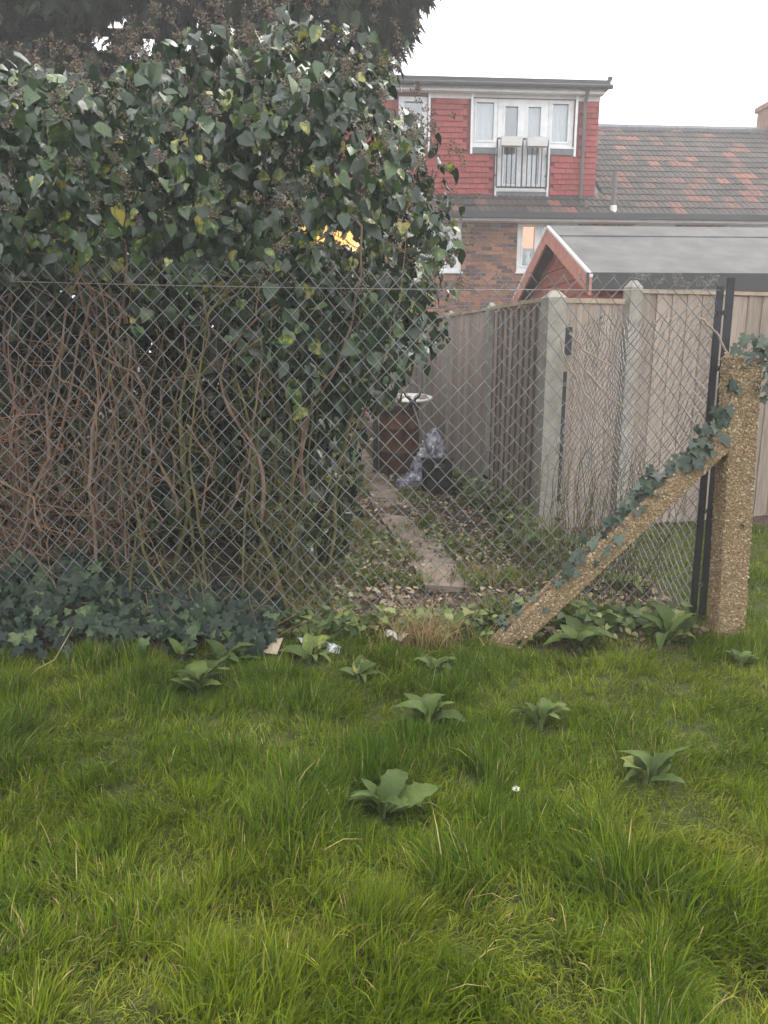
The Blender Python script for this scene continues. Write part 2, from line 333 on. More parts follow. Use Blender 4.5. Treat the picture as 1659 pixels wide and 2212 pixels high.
# ------------------------------------------------------------------ key positions
POST = on_z(1566, 1374); IRON = on_z(1512, 1345); BRACE0 = on_z(1064, 1392)
CORNER = on_z(1172, 1162); FENCE_DIR = Vector((-.165, 1, 0)).normalized()
RIGHT_DIR = Vector((1.87, .5, 0)).normalized()
FA = Vector((-2.45, 3.43, 0)); FB = Vector((IRON.x-.03, IRON.y+.01, 0))     # chain link line
FDIR = (FB-FA).normalized(); FLEN = (FB-FA).length
def path_c(y): return .37-.134*(y-4.6)
def on_path(x, y, mrg=0): return np.abs(x-path_c(y)) < .14+mrg

# ------------------------------------------------------------------ ground (one sheet)
def lin(a, b, st): return list(np.arange(a, b, st))
gx = lin(-3.2, 4.2, .07); gy = lin(.4, 7.0, .07)
gx = [-150, -60, -20, -8, -5]+gx+[5, 8, 20, 60, 150]; gy = [-150, -60, -15, -4, -1]+gy+[8, 10, 14, 22, 60, 150]
GX, GY = np.meshgrid(gx, gy); Z = gz(GX, GY); far = (np.abs(GX) > 4.3) | (GY > 7.1) | (GY < .3); Z = np.where(far, 0, Z)
V = np.stack([GX, GY, Z], -1).reshape(-1, 3); nx, ny = len(gx), len(gy)
i = np.arange(nx-1)[None]+np.arange(ny-1)[:, None]*nx
F = np.stack([i, i+1, i+nx+1, i+nx], -1).reshape(-1, 4)
tag(link('ground', np_mesh('ground', V, F, np.full(len(F), 4), M['soil'], True)), kind='structure')
# mossy turf under the lawn grass, a sheet just above the soil
gx2 = np.array(lin(-3.2, 4.2, .07)); gy2 = np.array(lin(.4, 6.1, .07)); GX, GY = np.meshgrid(gx2, gy2); V = np.stack([GX, GY, gz(GX, GY)+.004], -1).reshape(-1, 3); nx = len(gx2)
i = (np.arange(nx-1)[None]+np.arange(len(gy2)-1)[:, None]*nx).ravel(); cx, cy = V[i, 0], V[i, 1]; i = i[(cy < 3.4) | (cx > 1.66)]
tag(link('lawn', np_mesh('lawn', V, np.stack([i, i+1, i+nx+1, i+nx], -1), np.full(len(i), 4), M['moss'], True)), kind='structure')
# path behind the mesh
p0 = MB()
pth = thing('path', None, None); del_keys = [k for k in ('label', 'category') if k in pth]
tag(pth, kind='structure')
y = 4.35; k = 0
while y < 15.5:
    ln = random.uniform(.5, .62); c0 = path_c(y); c1 = path_c(y+ln-.02); hw = .165+random.uniform(-.02, .02)
    z = .014+random.uniform(-.004, .006); t = random.uniform(-.012, .012)
    mb = MB().hexa([(c0-hw, y, -.03), (c0+hw, y, -.03), (c1+hw, y+ln-.02, -.03), (c1-hw, y+ln-.02, -.03), (c0-hw, y, z-t), (c0+hw, y, z+t), (c1+hw, y+ln-.02, z+t), (c1-hw, y+ln-.02, z-t)])
    mb.build('paving_slab', M['slab'], pth); y += ln

# ------------------------------------------------------------------ house (terrace with a loft dormer)
YAW = R(4); HO = on_y(1050, 588, 16.5); HO.z = 0
house = thing('terraced_house', 'brick terraced house with red tile-hung loft dormer and dark tiled roof', 'house', HO, YAW)
EU = Vector((math.cos(YAW), math.sin(YAW), 0)); EV = Vector((-math.sin(YAW), math.cos(YAW), 0))
def hp(px, py, v=0.0):
    d = ray(px, py); o = Vector((0, 0, CAM_H)); t = (v-(o-HO).dot(EV))/d.dot(EV); p = o+d*t
    return (p-HO).dot(EU), p.z
def hrect(x0, x1, y0, y1, v=0.0):
    xm, ym = (x0+x1)/2, (y0+y1)/2
    return hp(x0, ym, v)[0], hp(x1, ym, v)[0], hp(xm, y1, v)[1], hp(xm, y0, v)[1]
z_eave = hp(1326, 462, -.3)[1]; DV = .38; RV = 3.9
z_ridge = hp(1480, 283, RV)[1]; slope = math.atan2(z_ridge-z_eave, RV+.3)
uL, uR = hp(480, 500)[0], hp(1900, 500)[0]; z_wtop = z_eave+.02
def rz_(v): return z_eave+(v+.3)*math.tan(slope)
# windows of the wall
wl1 = hrect(906, 997, 480, 587); wl2 = hrect(1117, 1248, 483, 588); wl3 = hrect(1370, 1456, 485, 588); wl4 = hrect(1565, 1700, 488, 590); wl0 = hrect(640, 785, 478, 560)
wins = [wl0, wl1, wl2, wl3, wl4]
wall = MB().slab(uL, uR, -.05, z_wtop, 0, .25, wins).build('wall', M['mortar'], house)
# bricks
bme = MB().box(-.1075, .1075, -.012, .04, -.0325, .0325).mesh('brick', M['brick'])
spots = []
z = .02; row = 0
airb = [hrect(1063, 1080, 482, 493), hrect(1010, 1024, 477, 486), hrect(1318, 1332, 478, 490)]
while z < z_wtop-.05:
    u = uL+.12+(.1125 if row % 2 else 0)
    while u < uR-.12:
        a, b_, c, d = u-.1075, u+.1075, z, z+.065
        for h in wins+airb:
            if c < h[3]+.004 and d > h[2]-.004 and a < h[1]+.006 and b_ > h[0]-.006:
                if a < h[0]-.05: b_ = h[0]-.006
                elif b_ > h[1]+.05: a = h[1]+.006
                else: a = b_
        if b_-a > .04: spots.append(((a+b_)/2, z+.0325, (b_-a)/.215))
        u += .225
    z += .075; row += 1
cu, cz = hp(1055, 570); vis = lambda s: abs(s[0]-cu)*.9+abs(s[1]-cz)*1.3+(9 if s[1] < 1.7 else 0)
spots.sort(key=vis)
for u, z, k in spots[:300]: link('brick', bme, wall, (u, 0, z), scale=(k, 1, 1))
bx = np.array([(-.1075,-.012,-.0325),(.1075,-.012,-.0325),(.1075,-.012,.0325),(-.1075,-.012,.0325),(-.1075,.03,-.0325),(.1075,.03,-.0325),(.1075,.03,.0325),(-.1075,.03,.0325)])
rest = np.array([(u, 0, z) for u, z, k in spots[300:]]); rk = np.array([(k, 1, 1) for u, z, k in spots[300:]])
bq = [(0,1,2,3),(1,5,6,2),(0,3,7,4),(3,2,6,7),(0,4,5,1)]
Vb = (rest[:, None]+bx[None]*rk[:, None]).reshape(-1, 3); Fb = (np.array(bq).ravel()[None]+np.arange(len(rest))[:, None]*8).ravel()
tag(link('brickwork', np_mesh('brickwork', Vb, Fb, np.full(len(rest)*5, 4), M['brick_a'], attr=np.repeat(rng.random(len(rest)), 8)), wall), kind='stuff')
for h in airb:
    o = MB().slab(h[0]+.01, h[1]-.01, h[2]+.01, h[3]-.01, -.01, .03).build('air_brick', M['lead'], wall)
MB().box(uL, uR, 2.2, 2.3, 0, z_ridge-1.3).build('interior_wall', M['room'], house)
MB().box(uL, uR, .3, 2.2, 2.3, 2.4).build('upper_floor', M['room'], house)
MB().box(uL, uR, 7.9, 8.1, -.05, z_eave).build('rear_wall', M['mortar'], house)
for uu in (uL, uR-.2): MB().box(uu, uu+.2, .26, 7.9, -.05, z_eave).build('end_wall', M['mortar'], house)
def window(h, v, panes, sill=True, depth=.09, curtain=None, room_v=None):
    """frame mesh = the window; panes = list of (x0,x1,y0,y1,backing) fractions"""
    u0, u1, z0, z1 = h; W, H = u1-u0, z1-z0
    rects = [(u0+W*a, u0+W*b, z0+H*c, z0+H*d) for a, b, c, d, _ in panes]
    fr = MB().slab(u0+.004, u1-.004, z0+.004, z1-.004, v+.03, v+.03+depth, rects)
    fo = fr.build('window', M['upvc'], house)
    for r, p in zip(rects, panes):
        a, b, c, d = r; e = .045
        MB().slab(a-.03, b+.03, c-.03, d+.03, v+.012, v+.03-.002, [(a+.004, b-.004, c+.004, d-.004)]).build('sash', M['upvc'], fo)
        MB().box(a, b, v+.06, v+.066, c, d).build('pane', M['glass'], fo)
        if p[4]:
            mt, c0, c1 = p[4]
            mb = MB(); n = 14; vv = v+.2
            for i in range(n):
                x0 = a-.02+(b-a+.04)*i/n; x1 = a-.02+(b-a+.04)*(i+1)/n; w0 = .02*math.sin(i*1.9); w1 = .02*math.sin((i+1)*1.9)
                if mt not in ('curtain',): w0 = w1 = 0
                zz0 = c+(d-c)*c0-(.03 if c0 == 0 else 0); zz1 = c+(d-c)*c1+(.03 if c1 == 1 else 0)
                mb.quad((x0, vv+w0, zz0), (x1, vv+w1, zz0), (x1, vv+w1, zz1), (x0, vv+w0, zz1))
            mb.build('curtain' if mt == 'curtain' else 'blind', M[mt], fo)
    if sill: MB().box(u0-.03, u1+.03, v-.06, v+.01, z0-.035, z0+.003).build('sill', M['upvc'] if sill == 1 else M['rust'], fo)
    return fo
window(wl0, 0, [(.06, .46, .08, .92, ('lit_warm', 0, 1)), (.54, .94, .08, .92, ('lit_warm', 0, 1))])
w1 = window(wl1, 0, [(.09, .35, .14, .67, ('ochre', 0, 1)), (.63, .87, .13, .67, ('ochre', 0, 1)), (.09, .35, .8, .94, None), (.6, .88, .8, .94, None)])
# hanging ornament behind the ochre window
u0, u1, z0, z1 = wl1; cuo = u0+(u1-u0)*.75
MB().lathe([(.004, .62), (.012, .5), (.03, .44), (.012, .4), (.012, .3), (.05, .27), (.055, .17), (.02, .13), (.02, .08), (.035, .05), (.01, .0)], 8, (cuo, .13, z0+.18)).build('ornament', M['white'], w1, True)
w2 = window(wl2, 0, [(.09, .29, .13, .95, ('lit_blind', .47, 1)), (.42, .6, .13, .95, ('ochre', .5, 1)), (.73, .92, .13, .95, ('ochre', .5, 1))])
u0, u1, z0, z1 = wl2
MB().lathe([(.03, 0), (.06, .05), (.06, .13), (.03, .17), (.035, .2), (.05, .24), (.03, .28), (0.002, .29)], 10, (u0+(u1-u0)*.22, .19, z0+.16)).build('ornament', M['curtain'], w2, True)
window(wl3, 0, [(.08, .45, .1, .9, None), (.55, .92, .1, .9, None)]); window(wl4, 0, [(.06, .45, .1, .9, None), (.53, .94, .1, .9, None)])
# main roof: deck + tiles
ca, sa = math.cos(slope), math.sin(slope)
deck = MB().prism([(uL, -.3, z_eave-.03), (uL, RV, z_ridge-.03), (uL, 8.1, z_eave-.03)], (uR-uL, 0, 0)).build('roof', M['fascia'], house)
tw, tg = .262, .325; tm_ = MB(); nseg = 12
for i in range(nseg):
    def pr(j, s):
        x = tw*j/nseg; return .02*abs(math.sin(math.pi*2*j/nseg))**.7+.004
    x0, x1 = tw*i/nseg, tw*(i+1)/nseg; h0, h1 = pr(i, 0), pr(i+1, 0); ln = tg+.04; lift = .022
    tm_.quad((x0, 0, h0+lift), (x1, 0, h1+lift), (x1, ln, h1), (x0, ln, h0)); tm_.quad((x0, 0, h0+lift-.022), (x1, 0, h1+lift-.022), (x1, 0, h1+lift), (x0, 0, h0+lift))
tme = tm_.mesh('roof_tile', M['rtile'])
u_d1 = hp(1289, 320, DV)[0]     # right edge of dormer
nrow = int((RV+.3)/ca/tg); cnt = 0
rot = (slope, 0, 0); rts = []
for r_ in range(nrow+1):
    s = r_*tg-.05; vv = -.3+s*ca; zz = z_eave+s*sa
    if vv > RV-.1: break
    ustart = hp(880, 455, -.1)[0] if vv+tg*ca < DV+.12 else u_d1+.015
    uend = hp(1690, 400, -.3)[0]+.9; u = uend+int((uR-uend)/tw)*tw
    while u-tw > ustart-.02:
        u -= tw; cnt += 1
        rts.append((u, vv+random.uniform(-.004, .004), zz))
rts.sort(key=lambda q: q[0])
for q in rts[:300]: link('roof_tile', tme, deck, q, (slope+random.uniform(-.01, .01), random.uniform(-.01, .01), 0))
tv_ = np.array([v.co[:] for v in tme.vertices]) @ np.array(Matrix.Rotation(slope, 3, 'X')).T; tf_ = np.array([tuple(p.vertices) for p in tme.polygons]).ravel(); rq = np.array(rts[300:])
M['rtile_a'] = rndmat('mottled_roof_tiles_mass', [(0, (.04, .037, .035)), (.5, (.065, .055, .05)), (.74, (.1, .068, .058)), (.92, (.17, .078, .06)), (1, (.25, .1, .07))], 'rnd', .85, .3, nscale=5, bump=.5)
tag(link('tiling', np_mesh('tiling', (rq[:, None]+tv_[None]).reshape(-1, 3), (tf_[None]+np.arange(len(rq))[:, None]*len(tv_)).ravel(), np.full(len(rq)*len(tme.polygons), 4), M['rtile_a'], attr=np.repeat(rng.random(len(rq)), len(tv_))), deck), kind='stuff')
MB().tube([(u_d1-.2, RV, z_ridge+.02), (uR, RV, z_ridge+.02)], .11, 8).build('ridge_tiles', M['lead'], deck)
MB().box(uL, uR, -.4, -.3, z_eave-.11, z_eave+.0).build('gutter', M['gutter'], deck)
MB().box(uL, uR, -.3, -.003, z_eave-.16, z_eave-.05).build('soffit', M['whiteboard'], deck)
cu0 = hp(1651, 250, RV)[0]; zc = hp(1660, 222, RV)[1]
ch = MB().box(cu0+.06, cu0+1.1, RV-.45, RV+.45, z_ridge-.5, zc-.12).box(cu0, cu0+1.16, RV-.51, RV+.51, zc-.12, zc).build('chimney', M['chim'], deck)
vu, vz = hp(1326, 457, -.25)
MB().tube([(vu, -.22, z_eave+.05), (vu+.02, -.12, z_eave+.85)], .05, 10).build('vent_pipe', M['pipe'], deck)
MB().tube([(vu, -.23, z_eave+.02), (vu, -.21, z_eave+.17)], .07, 10).build('pipe_collar', M['whiteboard'], deck)
# dormer
u_d0 = hp(640, 320, DV)[0]; z_d0 = hp(1150, 445, DV)[1]; z_d1 = hp(1150, 197, DV)[1]
dl = hrect(861, 924, 207, 316, DV); dm = hrect(1021, 1240, 213, 318, DV); dd = hrect(1074, 1183, 213, 412, DV)
holes = [dl, dm, (dd[0], dd[1], dd[2], dm[2]+.01)]
dorm = MB().slab(u_d0, u_d1, z_d0, z_d1, DV, DV+.12, holes).build('dormer', M['htile_b'], house)
MB().hexa([(u_d1-.1, DV+.125, z_d0), (u_d1, DV+.125, z_d0), (u_d1, RV+.6, z_ridge-.6), (u_d1-.1, RV+.6, z_ridge-.6), (u_d1-.1, DV+.125, z_d1), (u_d1, DV+.125, z_d1), (u_d1, RV+.6, z_d1), (u_d1-.1, RV+.6, z_d1)]).build('cheek', M['htile_b'], dorm)
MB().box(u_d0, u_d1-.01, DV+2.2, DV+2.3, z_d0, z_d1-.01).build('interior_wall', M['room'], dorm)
z_top = hp(1150, 171, DV-.2)[1]; z_fb = hp(1150, 188, DV-.2)[1]
MB().box(u_d0-.1, u_d1+.13, DV-.25, RV+.7, z_fb, z_top).build('flat_roof', M['fascia'], dorm)
MB().tube([(u_d0, DV-.29, z_fb+.01), (u_d1+.16, DV-.29, z_fb+.01)], .05, 8).build('gutter', M['gutter'], dorm)
MB().box(u_d1+.08, u_d1+.16, DV-.26, DV-.18, z_top, z_top+.07).build('gutter_end', M['fascia'], dorm)
zwt = hp(1100, 216, DV)[1]
MB().box(u_d0, u_d1+.04, DV-.2, DV-.04, z_fb-.1, z_fb-.003).build('fascia_board', M['whiteboard'], dorm)
for a, b_ in ((hp(926, 205, DV)[0], dm[0]-.05), (dm[1]+.04, u_d1+.01)):
    MB().box(a, b_, DV-.035, DV-.004, zwt, z_fb-.1).build('white_board', M['whiteboard'], dorm)
MB().box(dm[0]-.04, dm[1]+.03, DV-.03, DV-.004, dm[3]+.003, z_fb-.1).build('white_board', M['whiteboard'], dorm)
hme = MB().hexa([(-.0805, -.046, 0), (.0805, -.046, 0), (.0805, -.02, 0), (-.0805, -.02, 0), (-.0805, -.012, .145), (.0805, -.012, .145), (.081, -.002, .145), (-.081, -.002, .145)]).mesh('wall_tile', M['htile'])
tl = []; gauge = (zwt-z_d0)/19; r_ = 0; keep = [(h[0]-.07, h[1]+.06, h[2]-.17, h[3]) for h in holes]
for r_ in range(19):
    zz = z_d0+r_*gauge; u = u_d1-.0825-(.0825 if r_ % 2 else 0)
    if r_ % 2 and zz+.12 < zwt+.05: link('wall_tile', hme, dorm, (u_d1-.041, DV, zz), scale=(.5, 1, 1))
    while u > u_d0+.1:
        a, b_ = u-.0815, u+.0815
        if not any(a < k[1] and b_ > k[0] and zz+gauge > k[2] and zz < k[3] for k in keep) and zz+.12 < zwt+.05: tl.append((u, zz))
        u -= .165
tl.sort(key=lambda s: -s[0])
for u, zz in tl[:300]: link('wall_tile', hme, dorm, (u, DV, zz), (random.uniform(-.015, .015), random.uniform(-.01, .01), 0))
if tl[300:]:
    hv = np.array([v.co[:] for v in hme.vertices]); hf = np.array([tuple(p.vertices) for p in hme.polygons]).ravel(); rr = np.array([(u, DV, zz) for u, zz in tl[300:]])
    M['htile_a'] = rndmat('red_hung_tiles_mass', [(0, (.27, .05, .046)), (.5, (.32, .06, .055)), (1, (.37, .078, .07))], 'rnd', .75, .3, nscale=3)
    tag(link('tiling', np_mesh('tiling', (rr[:, None]+hv[None]).reshape(-1, 3), (hf[None]+np.arange(len(rr))[:, None]*8).ravel(), np.full(len(rr)*6, 4), M['htile_a'], attr=np.repeat(rng.random(len(rr)), 8)), dorm), kind='stuff')
MB().box(u_d0, u_d1, DV-.06, DV-.0, z_d0-.07, z_d0-.004).build('flashing', M['lead'], dorm)
window(dl, DV, [(.18, .82, .12, .9, None)], sill=False)
window((dm[0], dd[0], dm[2], dm[3]), DV, [(.14, .85, .13, .92, ('curtain', 0, 1))], sill=False)
window((dd[1], dm[1], dm[2], dm[3]), DV, [(.14, .78, .13, .92, ('curtain', 0, 1))], sill=False)
window(dd, DV, [(.14, .4, .07, .92, None), (.59, .85, .07, .92, ('curtain', 0, 1))], sill=False)
for a, b_, zb in ((dm[0]-.05, dm[0]-.004, dm[2]-.16), (dm[1]+.004, dm[1]+.05, dm[2]-.18), (dd[0]-.04, dd[0]-.003, dd[2]-.14), (dd[1]+.003, dd[1]+.04, dd[2]-.14), (dl[1]+.003, dl[1]+.045, dl[2]-.15)):
    top = z_fb-.1 if b_ < dd[0]-.1 or a > dd[1]+.1 else dm[2]-.003
    MB().box(a, b_, DV-.07, DV-.036, zb, top).build('white_trim', M['upvc'], dorm)
for a, b_, zt in ((dm[0], dd[0]-.045, dm[2]), (dd[1]+.045, dm[1], dm[2]), (dd[0], dd[1], dd[2])):
    MB().box(a, b_, DV-.05, DV-.03, zt-.15, zt-.035).build('lead_apron', M['lead'], dorm)
    MB().box(a, b_, DV-.065, DV-.003, zt-.033, zt+.001).build('window_board', M['upvc'], dorm)
dp0 = hp(1266, 190, DV-.1); dp1 = hp(1252, 462, DV-.1)
MB().tube([(dp0[0], DV-.26, z_fb), (dp0[0], DV-.1, z_fb-.25), (dp1[0], DV-.1, z_d0+.05), (dp1[0], -.2, z_eave+.12)], .04, 8).build('downpipe', M['pipe'], dorm)
# juliet balcony
br = hrect(1073, 1182, 300, 405, DV-.15); bal = MB()
u0, u1, z0, z1 = br; vb = DV-.15
for zz in (z0, z1): bal.box(u0, u1, vb-.015, vb+.015, zz-.015, zz+.015)
for uu in (u0, (u0+u1)/2, u1): bal.box(uu-.014, uu+.014, vb-.013, vb+.013, z0+.016, z1-.016)
for uu in (u0, u1):
    for zz in (z0+.25, z1-.3): bal.box(uu-.012, uu+.012, vb+.014, DV-.03, zz-.012, zz+.012)
balo = bal.build('balcony_rail', M['iron'], house)
for hs in (0, 1):
    for j in range(4):
        uu = u0+(u1-u0)*(.5*hs+.5*(.2+.19*j)); MB().box(uu-.009, uu+.009, vb-.009, vb+.009, z0+.016, z1-.016).build('bar', M['iron'], balo)
    a = u0+(u1-u0)*(.5*hs+.06); b_ = u0+(u1-u0)*(.5*hs+.45)
    pl = MB().hexa([(a, vb-.16, z1-.17), (b_, vb-.16, z1-.17), (b_, vb-.016, z1-.17), (a, vb-.016, z1-.17), (a-.01, vb-.19, z1+.0), (b_+.01, vb-.19, z1+.0), (b_+.01, vb-.016, z1+.0), (a-.01, vb-.016, z1+.0)]).build('planter', M['whiteboard'], balo)
    for q in (.15, .75): MB().box(a+(b_-a)*q, a+(b_-a)*q+.03, vb-.02, vb+.03, z1+.016, z1+.05).build('hook', M['iron'], balo)

# ------------------------------------------------------------------ shed
SX, SY1, SY2 = 2.2, 8.1, 11.5
ap = on_y(1175, 490, (SY1+SY2)/2); ev = on_y(1240, 588, SY1)
shed = thing('garden_shed', 'red timber garden shed with grey felt pitched roof behind the fence', 'shed', (SX, SY1, 0), R(3))
zr, ze, Ls, dp_ = ap.z, ev.z, 4.2, SY2-SY1; mid = dp_/2
MB().prism([(.12, .12, -.03), (.12, dp_-.12, -.03), (.12, dp_-.12, ze-.1), (.12, mid, zr-.16), (.12, .12, ze-.1)], (Ls-.2, 0, 0)).build('carcass', M['dark_metal'], shed)
nb = 15
for i in range(nb):     # gable boards, lapped
    z0 = .02+i*.185; z1 = z0+.19
    def half(z): return mid-.12 if z < ze-.12 else max(0, (mid-.12)*(1-(z-(ze-.12))/(zr-.18-(ze-.12))))
    h0, h1 = half(z0), half(min(z1, zr-.18))
    if h0 < .05: continue
    z1 = min(z1, zr-.18)
    MB().hexa([(.09, mid-h0, z0), (.118, mid-h0, z0), (.118, mid+h0, z0), (.09, mid+h0, z0), (.108, mid-h1, z1), (.118, mid-h1, z1), (.118, mid+h1, z1), (.108, mid+h1, z1)]).build('board', M['shed_red'], shed)
bd = MB().hexa([(.1, .08, 0), (Ls, .08, 0), (Ls, .118, 0), (.1, .118, 0), (.1, .104, .18), (Ls, .104, .18), (Ls, .118, .18), (.1, .118, .18)]).mesh('board', M['shed_red'])
for i in range(int((ze-.12)/.175)): link('board', bd, shed, (0, 0, .02+i*.175))
th = math.atan2(zr-ze, mid)
for sgn in (0, 1):
    def yy(t): return t if sgn == 0 else dp_-t
    # roof slope slab
    a0, a1 = -.06, mid
    def P(x, t, dz): return (x, yy(t), ze+(zr-ze)*(t/mid)+dz)
    MB().hexa([P(-.04, -.06, -.05), P(Ls, -.06, -.05), P(Ls, mid, -.05), P(-.04, mid, -.05), P(-.04, -.06, 0), P(Ls, -.06, 0), P(Ls, mid, 0), P(-.04, mid, 0)]).build('roof_felt', M['felt'], shed)
    MB().hexa([P(-.045, mid*.76, .002), P(Ls, mid*.76, .002), P(Ls, mid+.002, .002), P(-.045, mid+.002, .002), P(-.045, mid*.76, .014), P(Ls, mid*.76, .014), P(Ls, mid+.002, .014), P(-.045, mid+.002, .014)]).build('ridge_felt', M['felt'], shed)
    MB().hexa([P(-.075, -.09, -.2), P(-.047, -.09, -.2), P(-.047, mid-.001, -.2), P(-.075, mid-.001, -.2), P(-.075, -.09, -.02), P(-.047, -.09, -.02), P(-.047, mid-.001, -.02), P(-.075, mid-.001, -.02)]).build('bargeboard', M['barge'], shed)
    MB().hexa([P(-.077, -.092, -.018), P(-.041, -.092, -.018), P(-.041, mid-.001, -.018), P(-.077, mid-.001, -.018), P(-.077, -.092, .012), P(-.041, -.092, .012), P(-.041, mid-.001, .012), P(-.077, mid-.001, .012)]).build('felt_edge', M['whiteboard'], shed)
MB().box(-.1, Ls, -.085, -.062, ze-.19, ze-.01).build('fascia', M['fascia'], shed)

# ------------------------------------------------------------------ timber fences, gate, concrete fence posts
def cpost(pos, label, h, wd=.1, rz=0, lean=0):
    t = thing('fence_post', label, 'post', pos, rz, 'concrete fence posts')
    s = wd/2; MB().hexa([(-s, -s, -.1), (s, -s, -.1), (s, s, -.1), (-s, s, -.1), (-s, -s, h-.05), (s, -s, h-.05), (s, s, h-.05), (-s, s, h-.05)]).hexa([(-s, -s, h-.0499), (s, -s, h-.0499), (s, s, h-.0499), (-s, s, h-.0499), (-s*.35, -s*.35, h), (s*.35, -s*.35, h), (s*.35, s*.35, h), (-s*.35, s*.35, h)]).build('shaft', M['conc'], t)
    t.rotation_euler = (0, lean, rz); return t
bw = .128
def board_mesh(name, h, m): return MB().hexa([(0, -.018, 0), (.145, -.006, 0), (.145, 0, 0), (0, 0, 0), (0, -.018, h), (.145, -.006, h), (.145, 0, h), (0, 0, h)]).mesh(name, m)
def panel(p, q, h, label, m, face=-1, cap=True, sp=bw, flip=False):
    d = Vector(q)-Vector(p); L = d.length; t = thing('board_fence', label, 'fence', p, math.atan2(d.y, d.x), 'timber fence panels')
    me = board_mesh('board', 1.0, m); n = int(L/sp); st = L/n; z0 = .06
    for i in range(n):
        o = link('board', me, t, (i*st+(st if flip else 0), 0, z0+random.uniform(-.006, .006)), (0, random.uniform(-.004, .004), 0), scale=(st*1.06/.145*(-1 if flip else 1), 0.6 if flip else 1.0, h-z0-.03+random.uniform(-.008, .004)))
    if flip:
        for o in list(t.children): o.scale.x *= .5
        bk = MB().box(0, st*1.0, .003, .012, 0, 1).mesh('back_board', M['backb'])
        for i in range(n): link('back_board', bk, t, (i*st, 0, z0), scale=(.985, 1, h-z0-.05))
    yb = (.014, .055) if face < 0 else (-.045, -.004)
    for zz in (.35, h*.55, h-.3): MB().box(0, L, yb[0], yb[1], zz, zz+.07).build('rail', m, t)
    if cap: MB().box(0, L, -.03, .03, h-.028, h).build('capping', M['cap'], t)
    return t
P0 = CORNER; h_c = on_y(1185, 628, P0.y).z
cpost(P0, 'broad concrete corner post beside the gate with black latch strip', h_c, .14, R(12))
cur = P0.copy(); lens = [1.5, 1.52, 1.5, 1.6, 1.6, 1.6]; ords = ['ribbed fence panel running back from the concrete corner post', 'second fence panel back from the corner post, beside the path', 'third fence panel back, behind the rusty drum', 'fourth fence panel along the path, half hidden by ivy', 'fifth fence panel along the path, far behind the drum', 'last fence panel along the path, nearest the house']
po = ['slim concrete post between ribbed panel and second panel', 'slim pale post behind the crumpled silver sacks', 'slim post behind the rusty drum', 'slim post far along the path fence behind ivy', 'slim post near the house end of path fence', 'last slim post of the path fence by the house']
hh = 1.82
for i, L in enumerate(lens):
    nxt = cur+FENCE_DIR*L; a = cur+FENCE_DIR*(.075 if i == 0 else .055); b_ = nxt-FENCE_DIR*.055
    panel(b_, a, hh-(0 if i else -.0), ords[i], M['board'], face=-1, sp=bw, flip=(i == 0))
    cpost(nxt, po[i], hh+.04, .085, math.atan2(FENCE_DIR.y, FENCE_DIR.x)); cur = nxt
P2 = on_z(1337, 1120); 
# second post stands on the right run
d2 = ray(1349, 900); t2 = None
k = (Vector((d2.x, d2.y, 0))); den = RIGHT_DIR.x*k.y-RIGHT_DIR.y*k.x; s2 = (-P0.x*k.y+P0.y*k.x)/den
P2 = P0+RIGHT_DIR*s2
h2 = on_y(1355, 606, P2.y).z
cpost(P2, 'tall concrete post with pointed top to the right of the gate', h2, .1, math.atan2(RIGHT_DIR.y, RIGHT_DIR.x))
zr_top = on_y(1560, 630, (P2+RIGHT_DIR*.9).y).z
p_a = P2+RIGHT_DIR*.065; p_b = P2+RIGHT_DIR*1.9
panel(p_a, p_b-RIGHT_DIR*.065, zr_top, 'pale upright-board fence panel right of the tall concrete post, behind black steel post', M['board2'], -1, sp=.135)
cpost(p_b, 'concrete post at the right end of pale fence, partly out of frame', h2, .1, math.atan2(RIGHT_DIR.y, RIGHT_DIR.x))
panel(p_b+RIGHT_DIR*.065, P2+RIGHT_DIR*3.7, zr_top, 'pale fence panel at the far right edge', M['board2'], -1, sp=.135)
# gate between corner post and tall post
ga, gb = P0+RIGHT_DIR*.09, P2-RIGHT_DIR*.08; gl = (gb-ga).length
gate = thing('timber_gate', 'narrow plain timber gate between the two broad concrete posts', 'gate', ga, math.atan2(RIGHT_DIR.y, RIGHT_DIR.x))
n = 5; me = MB().box(0, gl/n-.004, -.012, .008, 0, 1).mesh('board', M['board2'])
for i in range(n): link('board', me, gate, (i*gl/n, 0, .07), scale=(1, 1, h_c-.16+random.uniform(-.004, .004)))
for zz in (.3, 1.0, 1.5): MB().box(.01, gl-.01, .01, .05, zz, zz+.08).build('ledge', M['board2'], gate)
MB().box(0, gl, -.025, .03, h_c-.085, h_c-.05).build('capping', M['cap'], gate)
MB().box(-.03, .045, -.05, -.016, 1.4, 1.6).build('latch', M['black'], gate)
MB().box(-.02, .02, -.05, -.02, .3, 1.28).build('edge_strip', M['black'], gate)

# ------------------------------------------------------------------ concrete post, brace, black steel post
def pebbles(mb_pts, nrmls, parent, off, n):
    tv = [(-.5, -.5, 0), (.5, -.4, 0), (.45, .5, 0), (-.4, .45, 0), (-.25, -.2, .4), (.25, -.22, .42), (.2, .25, .38), (-.22, .22, .42)]
    tf = [(0, 1, 5, 4), (1, 2, 6, 5), (2, 3, 7, 6), (3, 0, 4, 7), (4, 5, 6, 7)]
    Pn = np.array(mb_pts); Nn = np.array(nrmls); T = rng.normal(size=Pn.shape)
    return batch('aggregate', (tv, tf), Pn, T, Nn, rng.uniform(.005, .0115, len(Pn))*rng.uniform(.6, 1.3, len(Pn)), rng.random(len(Pn)), M['pebble'], parent, off)
def face_pts(a, e1, e2, nn, n):
    r = rng.random((n, 2)); return [np.array(a)+np.array(e1)*x+np.array(e2)*y for x, y in r], [np.array(nn)]*n
POST_H = 1.43
